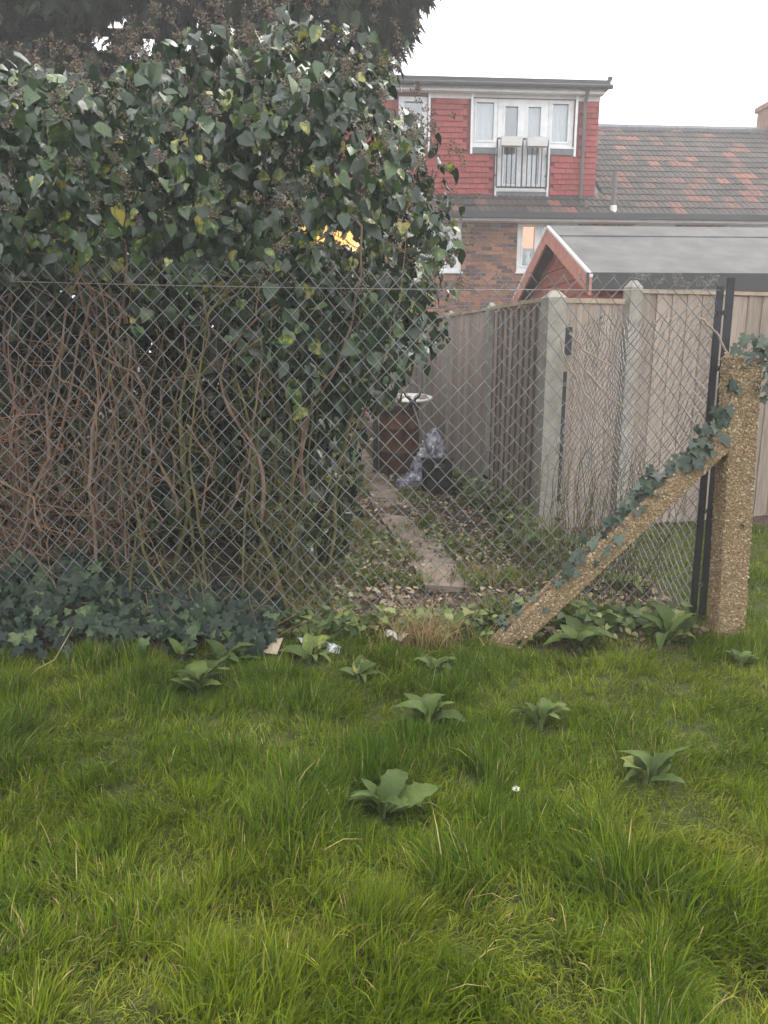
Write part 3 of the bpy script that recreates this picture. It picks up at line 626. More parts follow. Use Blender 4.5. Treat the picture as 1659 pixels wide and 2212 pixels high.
cp = thing('concrete_post', 'stout gravel-faced concrete post with ivy on its top at right', 'post', POST, 0)
cp.rotation_euler = (0, R(-2.5), 0); s = .066
MB().hexa([(-s, -s, -.12), (s, -s, -.12), (s, s, -.12), (-s, s, -.12), (-s*.97, -s*.97, POST_H-.02), (s*.97, -s*.97, POST_H-.02), (s*.97, s, POST_H-.02), (-s*.97, s, POST_H-.02)]).hexa([(-s*.97, -s*.97, POST_H-.0199), (s*.97, -s*.97, POST_H-.0199), (s*.97, s, POST_H-.0199), (-s*.97, s, POST_H-.0199), (-s*.7, -s*.7, POST_H), (s*.7, -s*.7, POST_H), (s*.7, s*.7, POST_H), (-s*.7, s*.7, POST_H)]).build('shaft', M['agg'], cp)
pp, nn = [], []
for a, e1, nv in (((-s, -s, 0), (2*s, 0, 0), (0, -1, 0)), ((-s, s, 0), (0, -2*s, 0), (-1, 0, 0)), ((s, -s, 0), (0, 2*s, 0), (1, 0, 0))):
    q, r_ = face_pts(a, e1, (0, 0, POST_H-.02), nv, 3600); pp += q; nn += r_
pebbles(pp, nn, cp, (0, 0, 0), 0)
MB().lathe([(.0, -.002), (.008, 0), (.012, .006)], 8, (0, 0, 0)).build('hole', M['dark_metal'], cp).matrix_basis = Matrix.Translation((.015, -s-.003, .6)) @ Matrix.Rotation(R(90), 4, 'X')
# brace
bt = on_y(1594, 912, POST.y-.02); b0 = BRACE0+Vector((0, 0, -.06)); dirb = (bt-b0).normalized(); bl = (bt-b0).length
brace = thing('concrete_brace', 'sloping gravel-faced concrete brace leaning up against the stout post', 'brace', BRACE0)
side = Vector((-dirb.y, dirb.x, 0)).normalized(); upb = dirb.cross(side) if dirb.cross(side).z > 0 else -dirb.cross(side)
if side.y < 0: side = -side
hb, db = .105, .09
def BP(t, a, c): return tuple(b0+dirb*t+upb*a+side*c)
MB().hexa([BP(-.1, -hb/2, -db/2), BP(bl-.03, -hb/2, -db/2), BP(bl-.03, -hb/2, db/2), BP(-.1, -hb/2, db/2), BP(-.1, hb/2, -db/2), BP(bl, hb/2, -db/2), BP(bl, hb/2, db/2), BP(-.1, hb/2, db/2)]).build('beam', M['agg'], brace, world=True)
pp, nn = [], []
for a0, c0, e2, nv in ((-hb/2, -db/2, upb*hb, -side), (hb/2, -db/2, side*db, upb), (-hb/2, -db/2, side*db, -upb)):
    q, r_ = face_pts(BP(0.02, a0, c0), dirb*(bl-.06), e2, nv, 3200); pp += q; nn += r_
pebbles(pp, nn, brace, BRACE0, 0)
# black steel post: angle iron + tension bar
itop = on_y(1562, 600, IRON.y); ih = itop.z
ip = thing('steel_post', 'black angle-iron post at the end of the wire mesh beside the concrete post', 'post', IRON)
ip.rotation_euler = (0, R(-.6), 0)
MB().box(-.012, .026, -.004, .004, -.1, ih).build('flange', M['black'], ip); MB().box(.019, .026, .0045, .05, -.1, ih).build('web', M['black'], ip)
tb = MB().box(-.062, -.026, -.006, .0, .04, ih-.04).build('tension_bar', M['black'], ip)
for zz in (.22, .62, 1.0, 1.35, 1.62):
    MB().box(-.05, .0, -.012, -.007, zz-.012, zz+.012).build('clip', M['black'], ip); MB().lathe([(.0001, -.008), (.009, -.006), (.009, .004)], 7).build('bolt', M['bolt'], ip).matrix_basis = Matrix.Translation((-.022, -.014, zz)) @ Matrix.Rotation(R(90), 4, 'X')

# ------------------------------------------------------------------ chain link fences
def chain_link(name, label, A, D, L, zt, Wd, Hd, rad, m, warp, zb=.03, k=5):
    t = thing(name, label, 'fence', A); nw = int(L/(Wd/2)); nv = Vector((-D.y, D.x, 0))
    for i in range(nw):
        z1 = zt((i+.5)*Wd/2); nseg = int((z1-zb)/(Hd/2)); pts = []
        for j in range(nseg+1):
            z = z1-j*Hd/2; s_ = i*Wd/2+(Wd/2 if (i+j) % 2 == 0 else 0)
            ds, dn, dz = warp(s_, z); dep = rad*.8*(1 if j % 2 else -1)
            base = np.array(D)*(s_+ds)+np.array(nv)*(dn+dep); pts.append((base[0], base[1], z+dz))
        # little barb at the knuckle
        mb = MB(); p = Vector(pts[0]); pts = [tuple(p+Vector((D.x*.006*(1 if i % 2 else -1), 0, .014)))]+pts
        mb.tube(pts, rad, k); mb.build('wire', m, t)
    return t
def w_main(s, z):
    n1 = float(vnoise(s, z, .5, 11))-.5; n2 = float(vnoise(s, z, .5, 12))-.5; n3 = float(vnoise(s, z, .9, 13))-.5; n4 = float(vnoise(s, z, .16, 14))-.5
    return n1*.035+n4*.008, n3*.06+n4*.012, n2*.03+n4*.006
zl = on_y(250, 549, FA.y+.06).z; zrr = on_y(1480, 604, FB.y).z
cf = chain_link('chain_link_fence', 'grey diamond wire mesh fence running across in front of the ivy hedge', FA, FDIR, FLEN, lambda s: zl+(zrr-zl)*s/FLEN, .084, .092, .0026, M['wire'], w_main)
lw = MB(); pts = []
for i in range(25):
    s = FLEN*i/24; pts.append((FDIR.x*s, FDIR.y*s-.012, (zl-.1)+(zrr-zl+.05)*s/FLEN-.02*math.sin(math.pi*i/24)))
lw.tube(pts, .0017, 4).build('line_wire', M['wire_thin'], cf)
# loose old mesh strung back to the corner post
GB = P0+Vector((.05, -.1, 0)); GA = Vector((IRON.x-.04, IRON.y+.06, 0)); GD = (GB-GA).normalized(); GL = (GB-GA).length
def w_old(s, z):
    n1 = float(vnoise(s, z, .22, 21))-.5; n2 = float(vnoise(s, z, .3, 22))-.5; n3 = float(vnoise(s, z, .35, 23))-.5
    f = s/GL; return n1*.04, n3*.1+.03*math.sin(f*5)*z, n2*.06-.06*math.sin(f*math.pi)
chain_link('sagging_wire_mesh', 'loose crumpled wire mesh strung from black steel post back to the corner post', GA, GD, GL, lambda s: 1.74-.14*s/GL-.06*math.sin(s*4), .06, .064, .0027, M['wire_thin'], w_old)

# ------------------------------------------------------------------ ivy hedge
BL = [(-2.75, 4.25, 2.35, .65, .8, .55), (-2.1, 4.2, 2.32, .55, .75, .56), (-1.5, 4.2, 2.32, .55, .75, .55), (-.95, 4.2, 2.36, .5, .72, .58), (-.45, 4.2, 2.55, .34, .55, .48),
      (-.18, 4.25, 2.2, .38, .6, .58), (.0, 4.45, 1.95, .33, .62, .62), (-.16, 5.0, 1.95, .34, .8, .55), (-.36, 5.8, 1.7, .36, .9, .7),
      (-2.2, 3.56, 2.0, .55, .38, .36), (-1.6, 3.66, 2.05, .5, .36, .3), (-1.0, 3.85, 2.0, .5, .4, .36), (-.42, 4.05, 1.72, .36, .42, .45), (-.1, 4.2, 1.72, .25, .4, .42),
      (-.62, 4.9, .55, .3, .7, .75), (-.6, 5.8, .7, .32, .9, .9), (-.85, 7.2, 1.0, .4, 1.1, 1.2), (-1.05, 9.0, 1.0, .4, 1.2, 1.2), (-1.3, 11., 1.0, .45, 1.3, 1.2),
      (-1.9, 5.6, 1.3, 1.35, .55, 1.5), (-2.9, 5.2, 1.2, .6, .9, 1.4), (-2.0, 5.05, 1.95, 1.3, .5, .55), (-3.4, 4.9, 1.7, .8, .9, .9), (-1.0, 5.3, 1.5, .6, .5, .9), (-.4, 4.9, 2.2, .45, .5, .55), (-.2, 4.95, 2.5, .35, .5, .42)]
BL = np.array(BL)
tun_px = [(652, 486, .02), (703, 491, .017), (762, 497, .017), (747, 516, .026), (690, 514, .014), (728, 507, .012), (768, 527, .012)]
TUN = [(np.array(on_y(a, b_, 3.3)), np.array(on_y(a, b_, 14.)), r_) for a, b_, r_ in tun_px]
TUN2 = [(np.array(on_y(a, b_, 3.3)), np.array(on_y(a, b_, 14.)), r_) for a, b_, r_ in ((222, 75, .12), (328, 78, .13), (335, 100, .08), (394, 65, .12), (255, 45, .05), (60, 40, .05), (455, 75, .05), (290, 110, .06), (738, 60, .08), (690, 40, .05))]
def clear(P, T, mrg, soft=0.0):
    ok = np.ones(len(P), bool)
    for a, b_, r_ in T:
        d = nrm(b_-a); q = P-a; dist = np.linalg.norm(q-(q@d)[:, None]*d, axis=1); ok &= (dist > r_+mrg) | (rng.random(len(P)) < soft)
    return ok
def sdf(P):
    q = (P[:, None]-BL[None, :, :3])/BL[None, :, 3:]; l = np.linalg.norm(q, axis=2); mr = BL[:, 3:].min(1)
    f = (l-1)*mr[None]; i = f.argmin(1); g = q[np.arange(len(P)), i]/BL[i, 3:]; return f[np.arange(len(P)), i], nrm(g), i
def sample_shell(n, lo, hi, inner=.16, outer=.06):
    out, ns, fs = [], [], []; got = 0
    lo, hi = np.array(lo), np.array(hi)
    while got < n:
        P = lo+(hi-lo)*rng.random((60000, 3)); f, g, i = sdf(P)
        f = f+(vnoise(P[:, 0]+P[:, 1], P[:, 2], .22, 31)-.5)*.34+(vnoise(P[:, 0]-P[:, 1], P[:, 2]*1.1, .1, 32)-.5)*.12
        k = (f > -inner) & (f < outer*.3) & (P[:, 2] > .03)
        out.append(P[k]); ns.append(g[k]); fs.append(f[k]); got += k.sum()
    return np.concatenate(out)[:n], np.concatenate(ns)[:n], np.concatenate(fs)[:n]
hedge = thing('ivy_hedge', 'tall overgrown ivy hedge with yellowing leaves and bare woody stems behind mesh', 'hedge', (-1.2, 4.3, 0)); HOFF = (-1.2, 4.3, 0)
Pf, Nf, Ff = sample_shell(27000, (-3.4, 3.25, .05), (.5, 6.8, 3.15))
keep = clear(Pf, TUN, .024) & ~((Pf[:, 2] < 1.15) & (Pf[:, 1] < 4.5) & (Pf[:, 0] < -.75))
keep &= ~(on_path(Pf[:, 0], Pf[:, 1], -.05) & (Pf[:, 2] < .9))
Pf, Nf, Ff = Pf[keep], Nf[keep], Ff[keep]
def leaf_dirs(P, Nn, up=.3, jit=.8, grav=1.0):
    n = len(P); Z = nrm(Nn+np.array([0, 0, up])+rng.normal(size=(n, 3))*jit); T = np.array([0, 0, -grav])+rng.normal(size=(n, 3))*.55+Nn*.4; return T, Z
T, Z = leaf_dirs(Pf, Nf); S = rng.uniform(.036, .086, len(Pf)); rr = rng.random(len(Pf))
px = to_px(Pf); view = nrm(np.array([0, 0, CAM_H])-Pf); facing = (nrm(Nf)*view).sum(1)
big = (Ff > -.05) & (facing > .25) & (px[:, 0] > 5) & (px[:, 0] < 980) & (px[:, 1] > 60) & (px[:, 1] < 900) & (Pf[:, 1] < 4.6)
cand = np.where(big)[0]; cand = cand[np.argsort(Pf[cand, 1]-S[cand]*12)][:300]
isb = np.zeros(len(Pf), bool); isb[cand] = True
lm = [tmpl_mesh('leaf', t, M['ivy_o']) for t in IVYA]
pieces('leaf', lm, Pf[isb], T[isb], Z[isb], S[isb]*1.12, hedge, HOFF)
idx = np.where(~isb)[0]
def multi(name, tms, P, T, Z, S, rr, m, parent, off):
    """one joined mesh from several leaf shapes"""
    Vs, Fs, Ls, As = [], [], [], []; base = 0
    for q, tm in enumerate(tms):
        s_ = slice(q, None, len(tms)); tv, tf = np.asarray(tm[0]), tm[1]; X, Tn, Zn = frames(T[s_], Z[s_]); n = len(P[s_]); k = len(tv); sc = S[s_][:, None, None]
        V = P[s_][:, None]+sc*(tv[None, :, 0:1]*X[:, None]+tv[None, :, 1:2]*Tn[:, None]+tv[None, :, 2:3]*Zn[:, None])-np.array(off)
        ft = np.concatenate([np.array(f) for f in tf]); Vs.append(V.reshape(-1, 3)); Fs.append((ft[None]+(np.arange(n)*k)[:, None]).ravel()+base); Ls.append(np.tile([len(f) for f in tf], n)); As.append(np.repeat(rr[s_], k)); base += n*k
    return tag(link(name, np_mesh(name, np.concatenate(Vs), np.concatenate(Fs), np.concatenate(Ls), m, True, attr=np.concatenate(As)), parent), kind='stuff')
multi('foliage', IVYA, Pf[idx], T[idx], Z[idx], S[idx], rr[idx], M['ivy_a'], hedge, HOFF)
Pb, Nb, Fb_ = sample_shell(17000, (-3.6, 4.6, .05), (-.3, 12.3, 2.9), .2)
kb = clear(Pb, TUN, .06) & ~((Pb[:, 2] < 1.4) & (Pb[:, 1] < 4.9) & (Pb[:, 0] < -.9)); Pb, Nb = Pb[kb], Nb[kb]
T, Z = leaf_dirs(Pb, Nb); multi('back_foliage', IVYA, Pb, T, Z, rng.uniform(.07, .16, len(Pb)), rng.random(len(Pb))*.8, M['ivy_a'], hedge, HOFF)  # leaf tones kept to the darker end to imitate shade inside the hedge
# seed heads (umbels)
q = np.where((Ff > -.04) & (Nf[:, 2] > -.25) & (Pf[:, 1] < 4.9) & (Pf[:, 2] > 1.65))[0]; q = rng.choice(q, 1150, replace=False)
pos, dirs = [], []
for a in q:
    c = Pf[a]+Nf[a]*rng.uniform(.03, .1)+np.array([0, 0, .03]); 
    for _ in range(rng.integers(9, 17)):
        d = nrm(rng.normal(size=3)+Nf[a]*.9+np.array([0, 0, .5])); pos.append(c); dirs.append(d*rng.uniform(.7, 1.2))
pos = np.array(pos); dirs = np.array(dirs)
ut = ([(-.03, 0, 0), (.03, 0, 0), (.02, .9, 0), (-.02, .9, 0), (-.17, .95, 0), (0, .8, .17), (.17, .95, 0), (0, 1.0, -.17), (0, 1.15, 0)],
      [(0, 1, 2, 3), (4, 5, 8), (5, 6, 8), (6, 7, 8), (7, 4, 8), (4, 7, 6, 5)])
batch('seed_heads', ut, pos, dirs, rng.normal(size=pos.shape), rng.uniform(.022, .036, len(pos)), np.repeat(rng.random(len(q)), 1)[rng.integers(0, len(q), len(pos))], M['umbel'], hedge, HOFF)
# woody stems
def wander(p, q, n, amp, rs):
    p, q = np.array(p, float), np.array(q, float); pts = []; o = np.zeros(3); v = np.zeros(3)
    for i in range(n):
        t = i/(n-1); v = v*.6+rs.normal(size=3)*amp*np.array([1, .7, .35]); o = o+v; pts.append(tuple(p*(1-t)+q*t+o*(4*t*(1-t))**.35))
    return pts
rs = np.random.default_rng(5); twl, twr, twm = MB(), MB(), MB()
def local(pts): return [(x-HOFF[0], y-HOFF[1], z-HOFF[2]) for x, y, z in pts]
for i in range(104):
    x = rs.uniform(-2.5, -.25); y = rs.uniform(3.58, 4.25) if i % 3 else rs.uniform(3.55, 3.72)
    if x > -.6 and y < 3.7: y += .3
    zt = rs.uniform(.8, 2.0) if i % 2 else rs.uniform(1.5, 2.1)
    pts = wander((x, y, rs.uniform(-.04, .25) if i % 4 else .6), (x+rs.normal()*.22, y+rs.normal()*.1+.05, zt), 15, .02, rs)
    r0 = rs.uniform(.003, .012); rad = [r0*(1-.55*j/14)*(1+.15*rs.normal()) for j in range(15)]
    mossy = x > -1.25+rs.normal()*.25 and pts[0][2] < .3
    MB().tube(local(pts), rad, 6).build('stem', M['stem_moss'] if mossy else M['stem'], hedge, True)
    for _ in range(6):
        a = np.array(pts[rs.integers(2, 14)]); d = nrm(rs.normal(size=3)+np.array([0, -.35, .3])); L = rs.uniform(.06, .32)
        (twm if mossy else twl).tube(local(wander(a, a+d*L, 6, .016, rs)), [.0026, .0023, .002, .0018, .0015, .001], 3, False)
for i in range(420):   # fine dead tangle
    lo = rs.random() < .62
    x = rs.uniform(-2.5, -1.5) if lo else rs.uniform(-2.4, -.3); a = np.array([x, rs.uniform(3.5, 3.85), rs.uniform(.15, 1.2) if lo else rs.uniform(.05, .95)])
    d = nrm(rs.normal(size=3)*np.array([.8, .25, 1])+np.array([.15, 0, .5])); L = rs.uniform(.12, .5)
    (twr if x < -1.55 and rs.random() < .75 else (twm if x > -1.2 else twl)).tube(local(wander(a, a+d*L, 7, .02, rs)), [.003, .0028, .0024, .002, .0018, .0015, .001], 3, False)
tag(twl.build('twigs', M['twig'], hedge), kind='stuff'); tag(twr.build('dead_twigs', M['twig_red'], hedge), kind='stuff'); tag(twm.build('mossy_twigs', M['stem_moss'], hedge), kind='stuff')

# ------------------------------------------------------------------ conifer behind the hedge
tree = thing('conifer_tree', 'large dark conifer with drooping sprays rising behind the ivy hedge', 'tree', (-2.6, 9.8, 0)); TO = (-2.6, 9.8, 0)
tp = [(0, 0, -.1), (.03, 0, 1.5), (-.04, .05, 3.2), (.02, 0, 5), (0, 0, 7.8)]
trunk = MB().tube(tp, [.32, .25, .21, .15, .03], 12).build('trunk', M['bark'], tree, True)
rs = np.random.default_rng(9)
for i in range(26):
    z = rs.uniform(2.6, 6.5); a = rs.uniform(0, 6.28); L = rs.uniform(1.6, 2.9)*(1-.08*(z-3)); e = np.array([math.cos(a)*L, math.sin(a)*L*.7, rs.uniform(.1, .7)])
    MB().tube(wander((0, 0, z), np.array([0, 0, z])+e, 7, .03, rs), [.06, .05, .045, .035, .03, .02, .01], 6).build('limb', M['bark'], trunk, True)
CB = np.array([(-2.6, 9.8, 5.6, 2.6, 1.8, 1.75), (-.75, 9.6, 5.35, 1.05, 1.2, 1.0), (-.35, 9.5, 5.9, 1.0, 1.1, .9), (-4.6, 9.8, 5.4, 1.5, 1.6, 1.5), (-2.6, 9.8, 7.0, 1.4, 1.2, 1.0), (-1.3, 9.6, 4.75, 1.0, 1.1, .8), (-3.2, 9.4, 4.5, 1.6, 1.2, .9), (-.7, 9.7, 6.7, 1.1, 1.0, .8)])
def csample(n, inner):
    out, ns, fs = [], [], []; got = 0
    while got < n:
        P = np.array([-6.3, 7.6, 3.4])+np.array([7.2, 4.2, 4.7])*rng.random((60000, 3)); q = (P[:, None]-CB[None, :, :3])/CB[None, :, 3:]; l = np.linalg.norm(q, axis=2); f = (l-1)*CB[:, 3:].min(1); i = f.argmin(1)
        ff = f[np.arange(len(P)), i]+(vnoise(P[:, 0]+.4*P[:, 1], P[:, 2]*.6, .3, 41)-.5)*.42+(vnoise(P[:, 0], P[:, 2], .11, 42)-.5)*.2; g = nrm(q[np.arange(len(P)), i]/CB[i, 3:])
        k = (ff < 0) & (ff > -inner); out.append(P[k]); ns.append(g[k]); got += k.sum()
    return np.concatenate(out)[:n], np.concatenate(ns)[:n]
sv, sf = [], []
for j in range(9):      # spray: a flat feathered branchlet
    t = j/9; sg = (1 if j % 2 else -1) if j < 8 else 0; a = .7*sg; L = .42*(1-.45*t) if j < 8 else .4; b_ = len(sv); bx_, by_ = 0, t*.7
    ex, ey = bx_+math.sin(a)*L, by_+math.cos(a)*L; wx, wy = math.cos(a)*.075, -math.sin(a)*.075
    sv += [(bx_-wx, by_-wy, 0), (bx_+wx, by_+wy, 0), (ex, ey, -.12*L-.05*abs(sg))]; sf.append((b_, b_+1, b_+2))
Pc, Nc = csample(30000, .75); kc = clear(Pc, TUN2, .06, .1) & clear(Pc, TUN, .12); Pc, Nc = Pc[kc], Nc[kc]
T = Nc*.8+np.array([0, 0, -.75])+rng.normal(size=Pc.shape)*.4; Z = rng.normal(size=Pc.shape)+np.array([0, -.4, .4])
batch('crown', (sv, sf), Pc, T, Z, rng.uniform(.16, .34, len(Pc)), rng.random(len(Pc)), M['conifer'], tree, TO)

# ------------------------------------------------------------------ ground ivy at the fence foot
giv = thing('ground_ivy', 'dark star-leaved ivy bank along the foot of the mesh fence at left', 'ivy', (-1.5, 3.5, 0)); GO = (-1.5, 3.5, 0)
n = 2100; x = -2.6+2.05*rng.random(n)**1.1; hx = np.interp(x, [-2.6, -1.75, -1.1, -.6, -.2], [.46, .38, .25, .12, .05]); dep = rng.random(n)
y = 3.33+.02*vnoise(x, x*0, .3, 51)+dep*.5+.05*rng.normal(size=n); prof = np.clip((y-3.28)/.28, 0.05, 1)**.6*hx*(.75+.5*vnoise(x, y, .15, 52)); z = prof*(1-.35*rng.random(n)**2)+.015
P = np.stack([x, y, z], 1); Nn = nrm(np.stack([rng.normal(size=n)*.25, -.8+.5*rng.normal(size=n), .7+.45*rng.normal(size=n)], 1)+np.stack([.4*rng.normal(size=n), 0*x, 0*x], 1)); T = np.stack([rng.normal(size=n)*.6, -.5+0*x, -.75+.3*rng.normal(size=n)], 1)
S = rng.uniform(.034, .078, n); rr = rng.random(n); px = to_px(P); order = np.argsort(y-S*2-(z*.2)+(px[:, 0] < 4)*3)
isb = np.zeros(n, bool); isb[order[:300]] = True
pieces('leaf', [tmpl_mesh('leaf', t, M['giv_o']) for t in IVY5], P[isb], T[isb], Nn[isb], S[isb], giv, GO)
multi('foliage', IVY5, P[~isb], T[~isb], Nn[~isb], S[~isb], rr[~isb], M['giv_a'], giv, GO)
mb = MB(); rs = np.random.default_rng(15)
for i in range(60):
    x0 = rs.uniform(-2.5, -.5); mb.tube([(a-GO[0], b_-GO[1], c) for a, b_, c in wander((x0, 3.4+rs.uniform(0, .2), .01), (x0+rs.normal()*.25, 3.5+rs.uniform(-.1, .2), rs.uniform(.1, .35)), 7, .012, rs)], .0025, 3, False)
tag(mb.build('runners', M['twig'], giv), kind='stuff')
# dry stalks between the brace and the timber fence
mb = MB(); rs = np.random.default_rng(33)
for i in range(150):
    y = rs.uniform(3.95, 4.9); x = rs.uniform(.95, 1.62)-.1*(y-4); z0 = 0
    mb.tube(wander((x, y, z0), (x+rs.normal()*.12, y+rs.normal()*.1, rs.uniform(.2, .95)), 6, .012, rs), [.0035, .003, .0027, .0024, .002, .0012], 3, False)
tag(mb.build('dry_stalks', M['stem_moss']), 'thicket of dry brown stalks behind the sloping brace', 'dry stalks', kind='stuff')
# ivy on the brace and post
def ivy_sprig(name, label, base, pts, n, spread, smin, smax, mats, nbias):
    t = thing(name, label, 'ivy', base); pts = [Vector(p) for p in pts]
    MB().tube([p-Vector(base) for p in pts], .004, 5).build('stem', M['stem'], t)
    P, T, Z, S = [], [], [], []
    for i in range(n):
        f = rng.random()*(len(pts)-1); a = int(f); p = pts[a].lerp(pts[min(a+1, len(pts)-1)], f-a)
        P.append(np.array(p)+rng.normal(size=3)*spread); T.append(np.array([rng.normal()*.7, -.3, -.7+rng.normal()*.4])); Z.append(np.array(nbias)+rng.normal(size=3)*.4); S.append(rng.uniform(smin, smax))
    pieces('leaf', [tmpl_mesh('leaf', q, mats) for q in IVY5], np.array(P), np.array(T), np.array(Z), np.array(S), t, base); return t
bp = [Vector(BP(bl*f, hb/2+.02+.012*math.sin(f*22), -db/2+.03+.02*math.sin(f*13))) for f in np.linspace(.1, .97, 16)]
ivy_sprig('climbing_ivy', 'blue-grey ivy trailing along the top edge of the sloping brace', tuple(bp[0]), bp[5:], 105, np.array([.02, .022, .024]), .035, .08, M['brv_o'], (0, -.8, .6))
ivy_sprig('climbing_ivy', 'thin ivy near the low end of the sloping brace', tuple(bp[0]), bp[:7], 42, np.array([.02, .02, .02]), .025, .05, M['brv_o'], (0, -.8, .6))
tp_ = [POST+Vector((-.09, -.03, .95)), POST+Vector((-.1, -.06, 1.15)), POST+Vector((-.09, -.04, 1.4)), POST+Vector((-.03, -.03, 1.45)), POST+Vector((.05, -.05, 1.45)), POST+Vector((.06, -.09, 1.33)), POST+Vector((.05, -.08, 1.22))]
ivy_sprig('climbing_ivy', 'ivy cap hanging over the top of the stout concrete post', tuple(tp_[0]), tp_[1:], 85, np.array([.03, .02, .028]), .03, .06, M['brv_o'], (0, -.8, .5))

ROSL = [(432, 1510, 11, .13, 'leafy weed clump at left of the lawn, the second nearest the ivy bank'), (485, 1440, 9, .12, 'broad weed at the lawn edge just right of the ivy bank'), (395, 1430, 6, .08, 'small pale weed under the ivy bank at left'), (668, 1428, 7, .12, 'broad-leaved weed beside the silver wrapper'),
          (775, 1474, 7, .085, 'small dark weed in the lawn below the silver wrapper'), (938, 1462, 8, .1, 'grey-green weed in the lawn below the straw clump'), (925, 1572, 10, .12, 'wide flat weed with one yellow leaf in mid lawn'), (1168, 1572, 8, .11, 'weed half sunk in grass below the brace foot'),
          (828, 1765, 8, .14, 'largest weed rosette in the middle of the lawn'), (1395, 1690, 9, .12, 'weed with curled leaves at right of the lawn'), (1252, 1400, 10, .16, 'tall broad-leaved weed under the sloping brace'), (1445, 1388, 10, .19, 'large broad-leaved weed between brace and stout post'),
          (1602, 1436, 5, .07, 'small dark weed at the foot of stout post'), (1120, 1395, 5, .1, 'weed beside the low end of brace'), (1345, 1290, 7, .14, 'broad weed behind the mesh under the brace'), (560, 1340, 7, .12, 'broad weed behind the mesh beside the ivy bank')]
ROS = [(on_z(a[0], a[1]).x, on_z(a[0], a[1]).y-.02, a[3]*1.1) for a in ROSL]
# ------------------------------------------------------------------ lawn grass
def blades(name, bx_, by_, bz_, h, wd, ang, lean, col, parent=None):
    n = len(bx_); ts = np.array([0, .38, .72, 1.0]); dx, dy = np.cos(ang), np.sin(ang); wa = ang+math.pi/2+rng.normal(size=n)*.6; wx, wy = np.cos(wa), np.sin(wa)
    V = np.zeros((n, 7, 3), np.float32); wp = [1, .85, .55, 0]; vi = 0
    for i, t in enumerate(ts):
        r_ = lean*h*t**1.7; cx = bx_+dx*r_; cy = by_+dy*r_; cz = bz_+h*t*np.sqrt(np.maximum(.08, 1-.75*(lean*t)**2))
        if i < 3:
            for sg in (-1, 1): V[:, vi] = np.stack([cx+sg*wx*wd*wp[i]*.5, cy+sg*wy*wd*wp[i]*.5, cz], 1); vi += 1
        else: V[:, vi] = np.stack([cx, cy, cz], 1)
    base = (np.arange(n)*7)[:, None]; F = np.concatenate([base+np.array([[0, 1, 3, 2]]), base+np.array([[2, 3, 5, 4]]), base+np.array([[4, 5, 6]])], 1).ravel()
    col4 = np.concatenate([col, np.ones((n, 1))], 1); c7 = np.repeat(col4[:, None], 7, 1); pale = np.array([.11, .13, .045, 1]); c7[:, 0:2] = c7[:, 0:2]*.6+pale*.4
    return link(name, np_mesh(name, V.reshape(-1, 3), F, np.tile([4, 4, 3], n), M['grass'], True, col=c7.reshape(-1, 4)), parent)
def gcolor(n, x, y, straw=.035, tall=None):
    lush = np.array([.06, .118, .003]); mid = np.array([.15, .205, .004]); pale = np.array([.24, .26, .026]); grey = np.array([.13, .19, .03])
    tl = .5 if tall is None else tall
    t = np.clip(.75-.75*tl+.45*(vnoise(x, y, .5, 61)-.5)+.5*(vnoise(x, y, 1.3, 62)-.5)+rng.normal(size=n)*.2, 0, 1)[:, None]
    col = np.where(t < .5, lush+(mid-lush)*t*2, mid+(pale-mid)*(t-.5)*2); k = rng.random(n) < .14; col[k] = grey*rng.uniform(.6, 1.3, (k.sum(), 1))
    k = rng.random(n) < straw*(.3+2.2*vnoise(x, y, .25, 63)**2); col[k] = np.array([.38, .3, .13])*rng.uniform(.6, 1.3, (k.sum(), 1)); return col*rng.uniform(.55, 1.6, (n, 1))
def tufts(nt, xy, hmin, hmax, nb, sp, straw=.035, wd=(.002, .0052)):
    tx, ty = xy(nt); fl = 2.2+6*vnoise(tx, ty, .3, 71)+3*vnoise(tx, ty, .09, 75)
    tall = np.clip(2.1*(.65*vnoise(tx, ty, .2, 72)+.35*vnoise(tx, ty, .09, 76))-.55, 0, 1)*np.clip(.55+.7*vnoise(tx, ty, .75, 73), 0, 1); hs = hmin+(hmax-hmin)*tall
    k = (rng.integers(nb//2, nb, nt)*(.65+.6*tall)).astype(int); x = np.repeat(tx, k); n = len(x); ra = rng.random(n)*2*math.pi; rd = sp*np.sqrt(rng.random(n)); x = x+np.cos(ra)*rd; y = np.repeat(ty, k)+np.sin(ra)*rd
    vx = np.cos(np.repeat(fl, k))*1.0+np.cos(ra)*.9+rng.normal(size=n)*.5; vy = np.sin(np.repeat(fl, k))*1.0+np.sin(ra)*.9+rng.normal(size=n)*.5; T_ = np.repeat(tall, k); h = np.repeat(hs, k)*rng.uniform(.45, 1.15, n); lg = rng.random(n) < .05; h = np.where(lg, h*1.35+.02, h)
    lean = np.clip(.62-.3*T_+.3*rng.normal(size=n)+.25*vnoise(x, y, .3, 74), .05, 1.08); return x, y, gz(x, y)-.004, h, rng.uniform(*wd, n), np.arctan2(vy, vx), lean, gcolor(n, x, y, straw, T_)
def region_front(n):
    X, Y = [], []; c = 0
    while c < n:
        y = 1.0+2.6*rng.random(n*2); x = (rng.random(n*2)-.5)*2*(.58*y+.3); lim = np.where(x < 1.55, np.interp(x, [-3, -1.6, -.7, -.2, .3, 1.0, 1.6], [3.38, 3.38, 3.46, 3.52, 3.6, 3.62, 3.7]), 4.2); k = y < lim; X.append(x[k]); Y.append(y[k]); c += k.sum()
    return np.concatenate(X)[:n], np.concatenate(Y)[:n]
def region_side(n):
    y = .65+2.75*rng.random(n); w_ = .58*np.maximum(y, 1.0)+.3; x = np.where(y < 1.0, (rng.random(n)-.5)*3.4, np.where(rng.random(n) < .5, -1, 1)*(w_+.75*rng.random(n))); return x, y
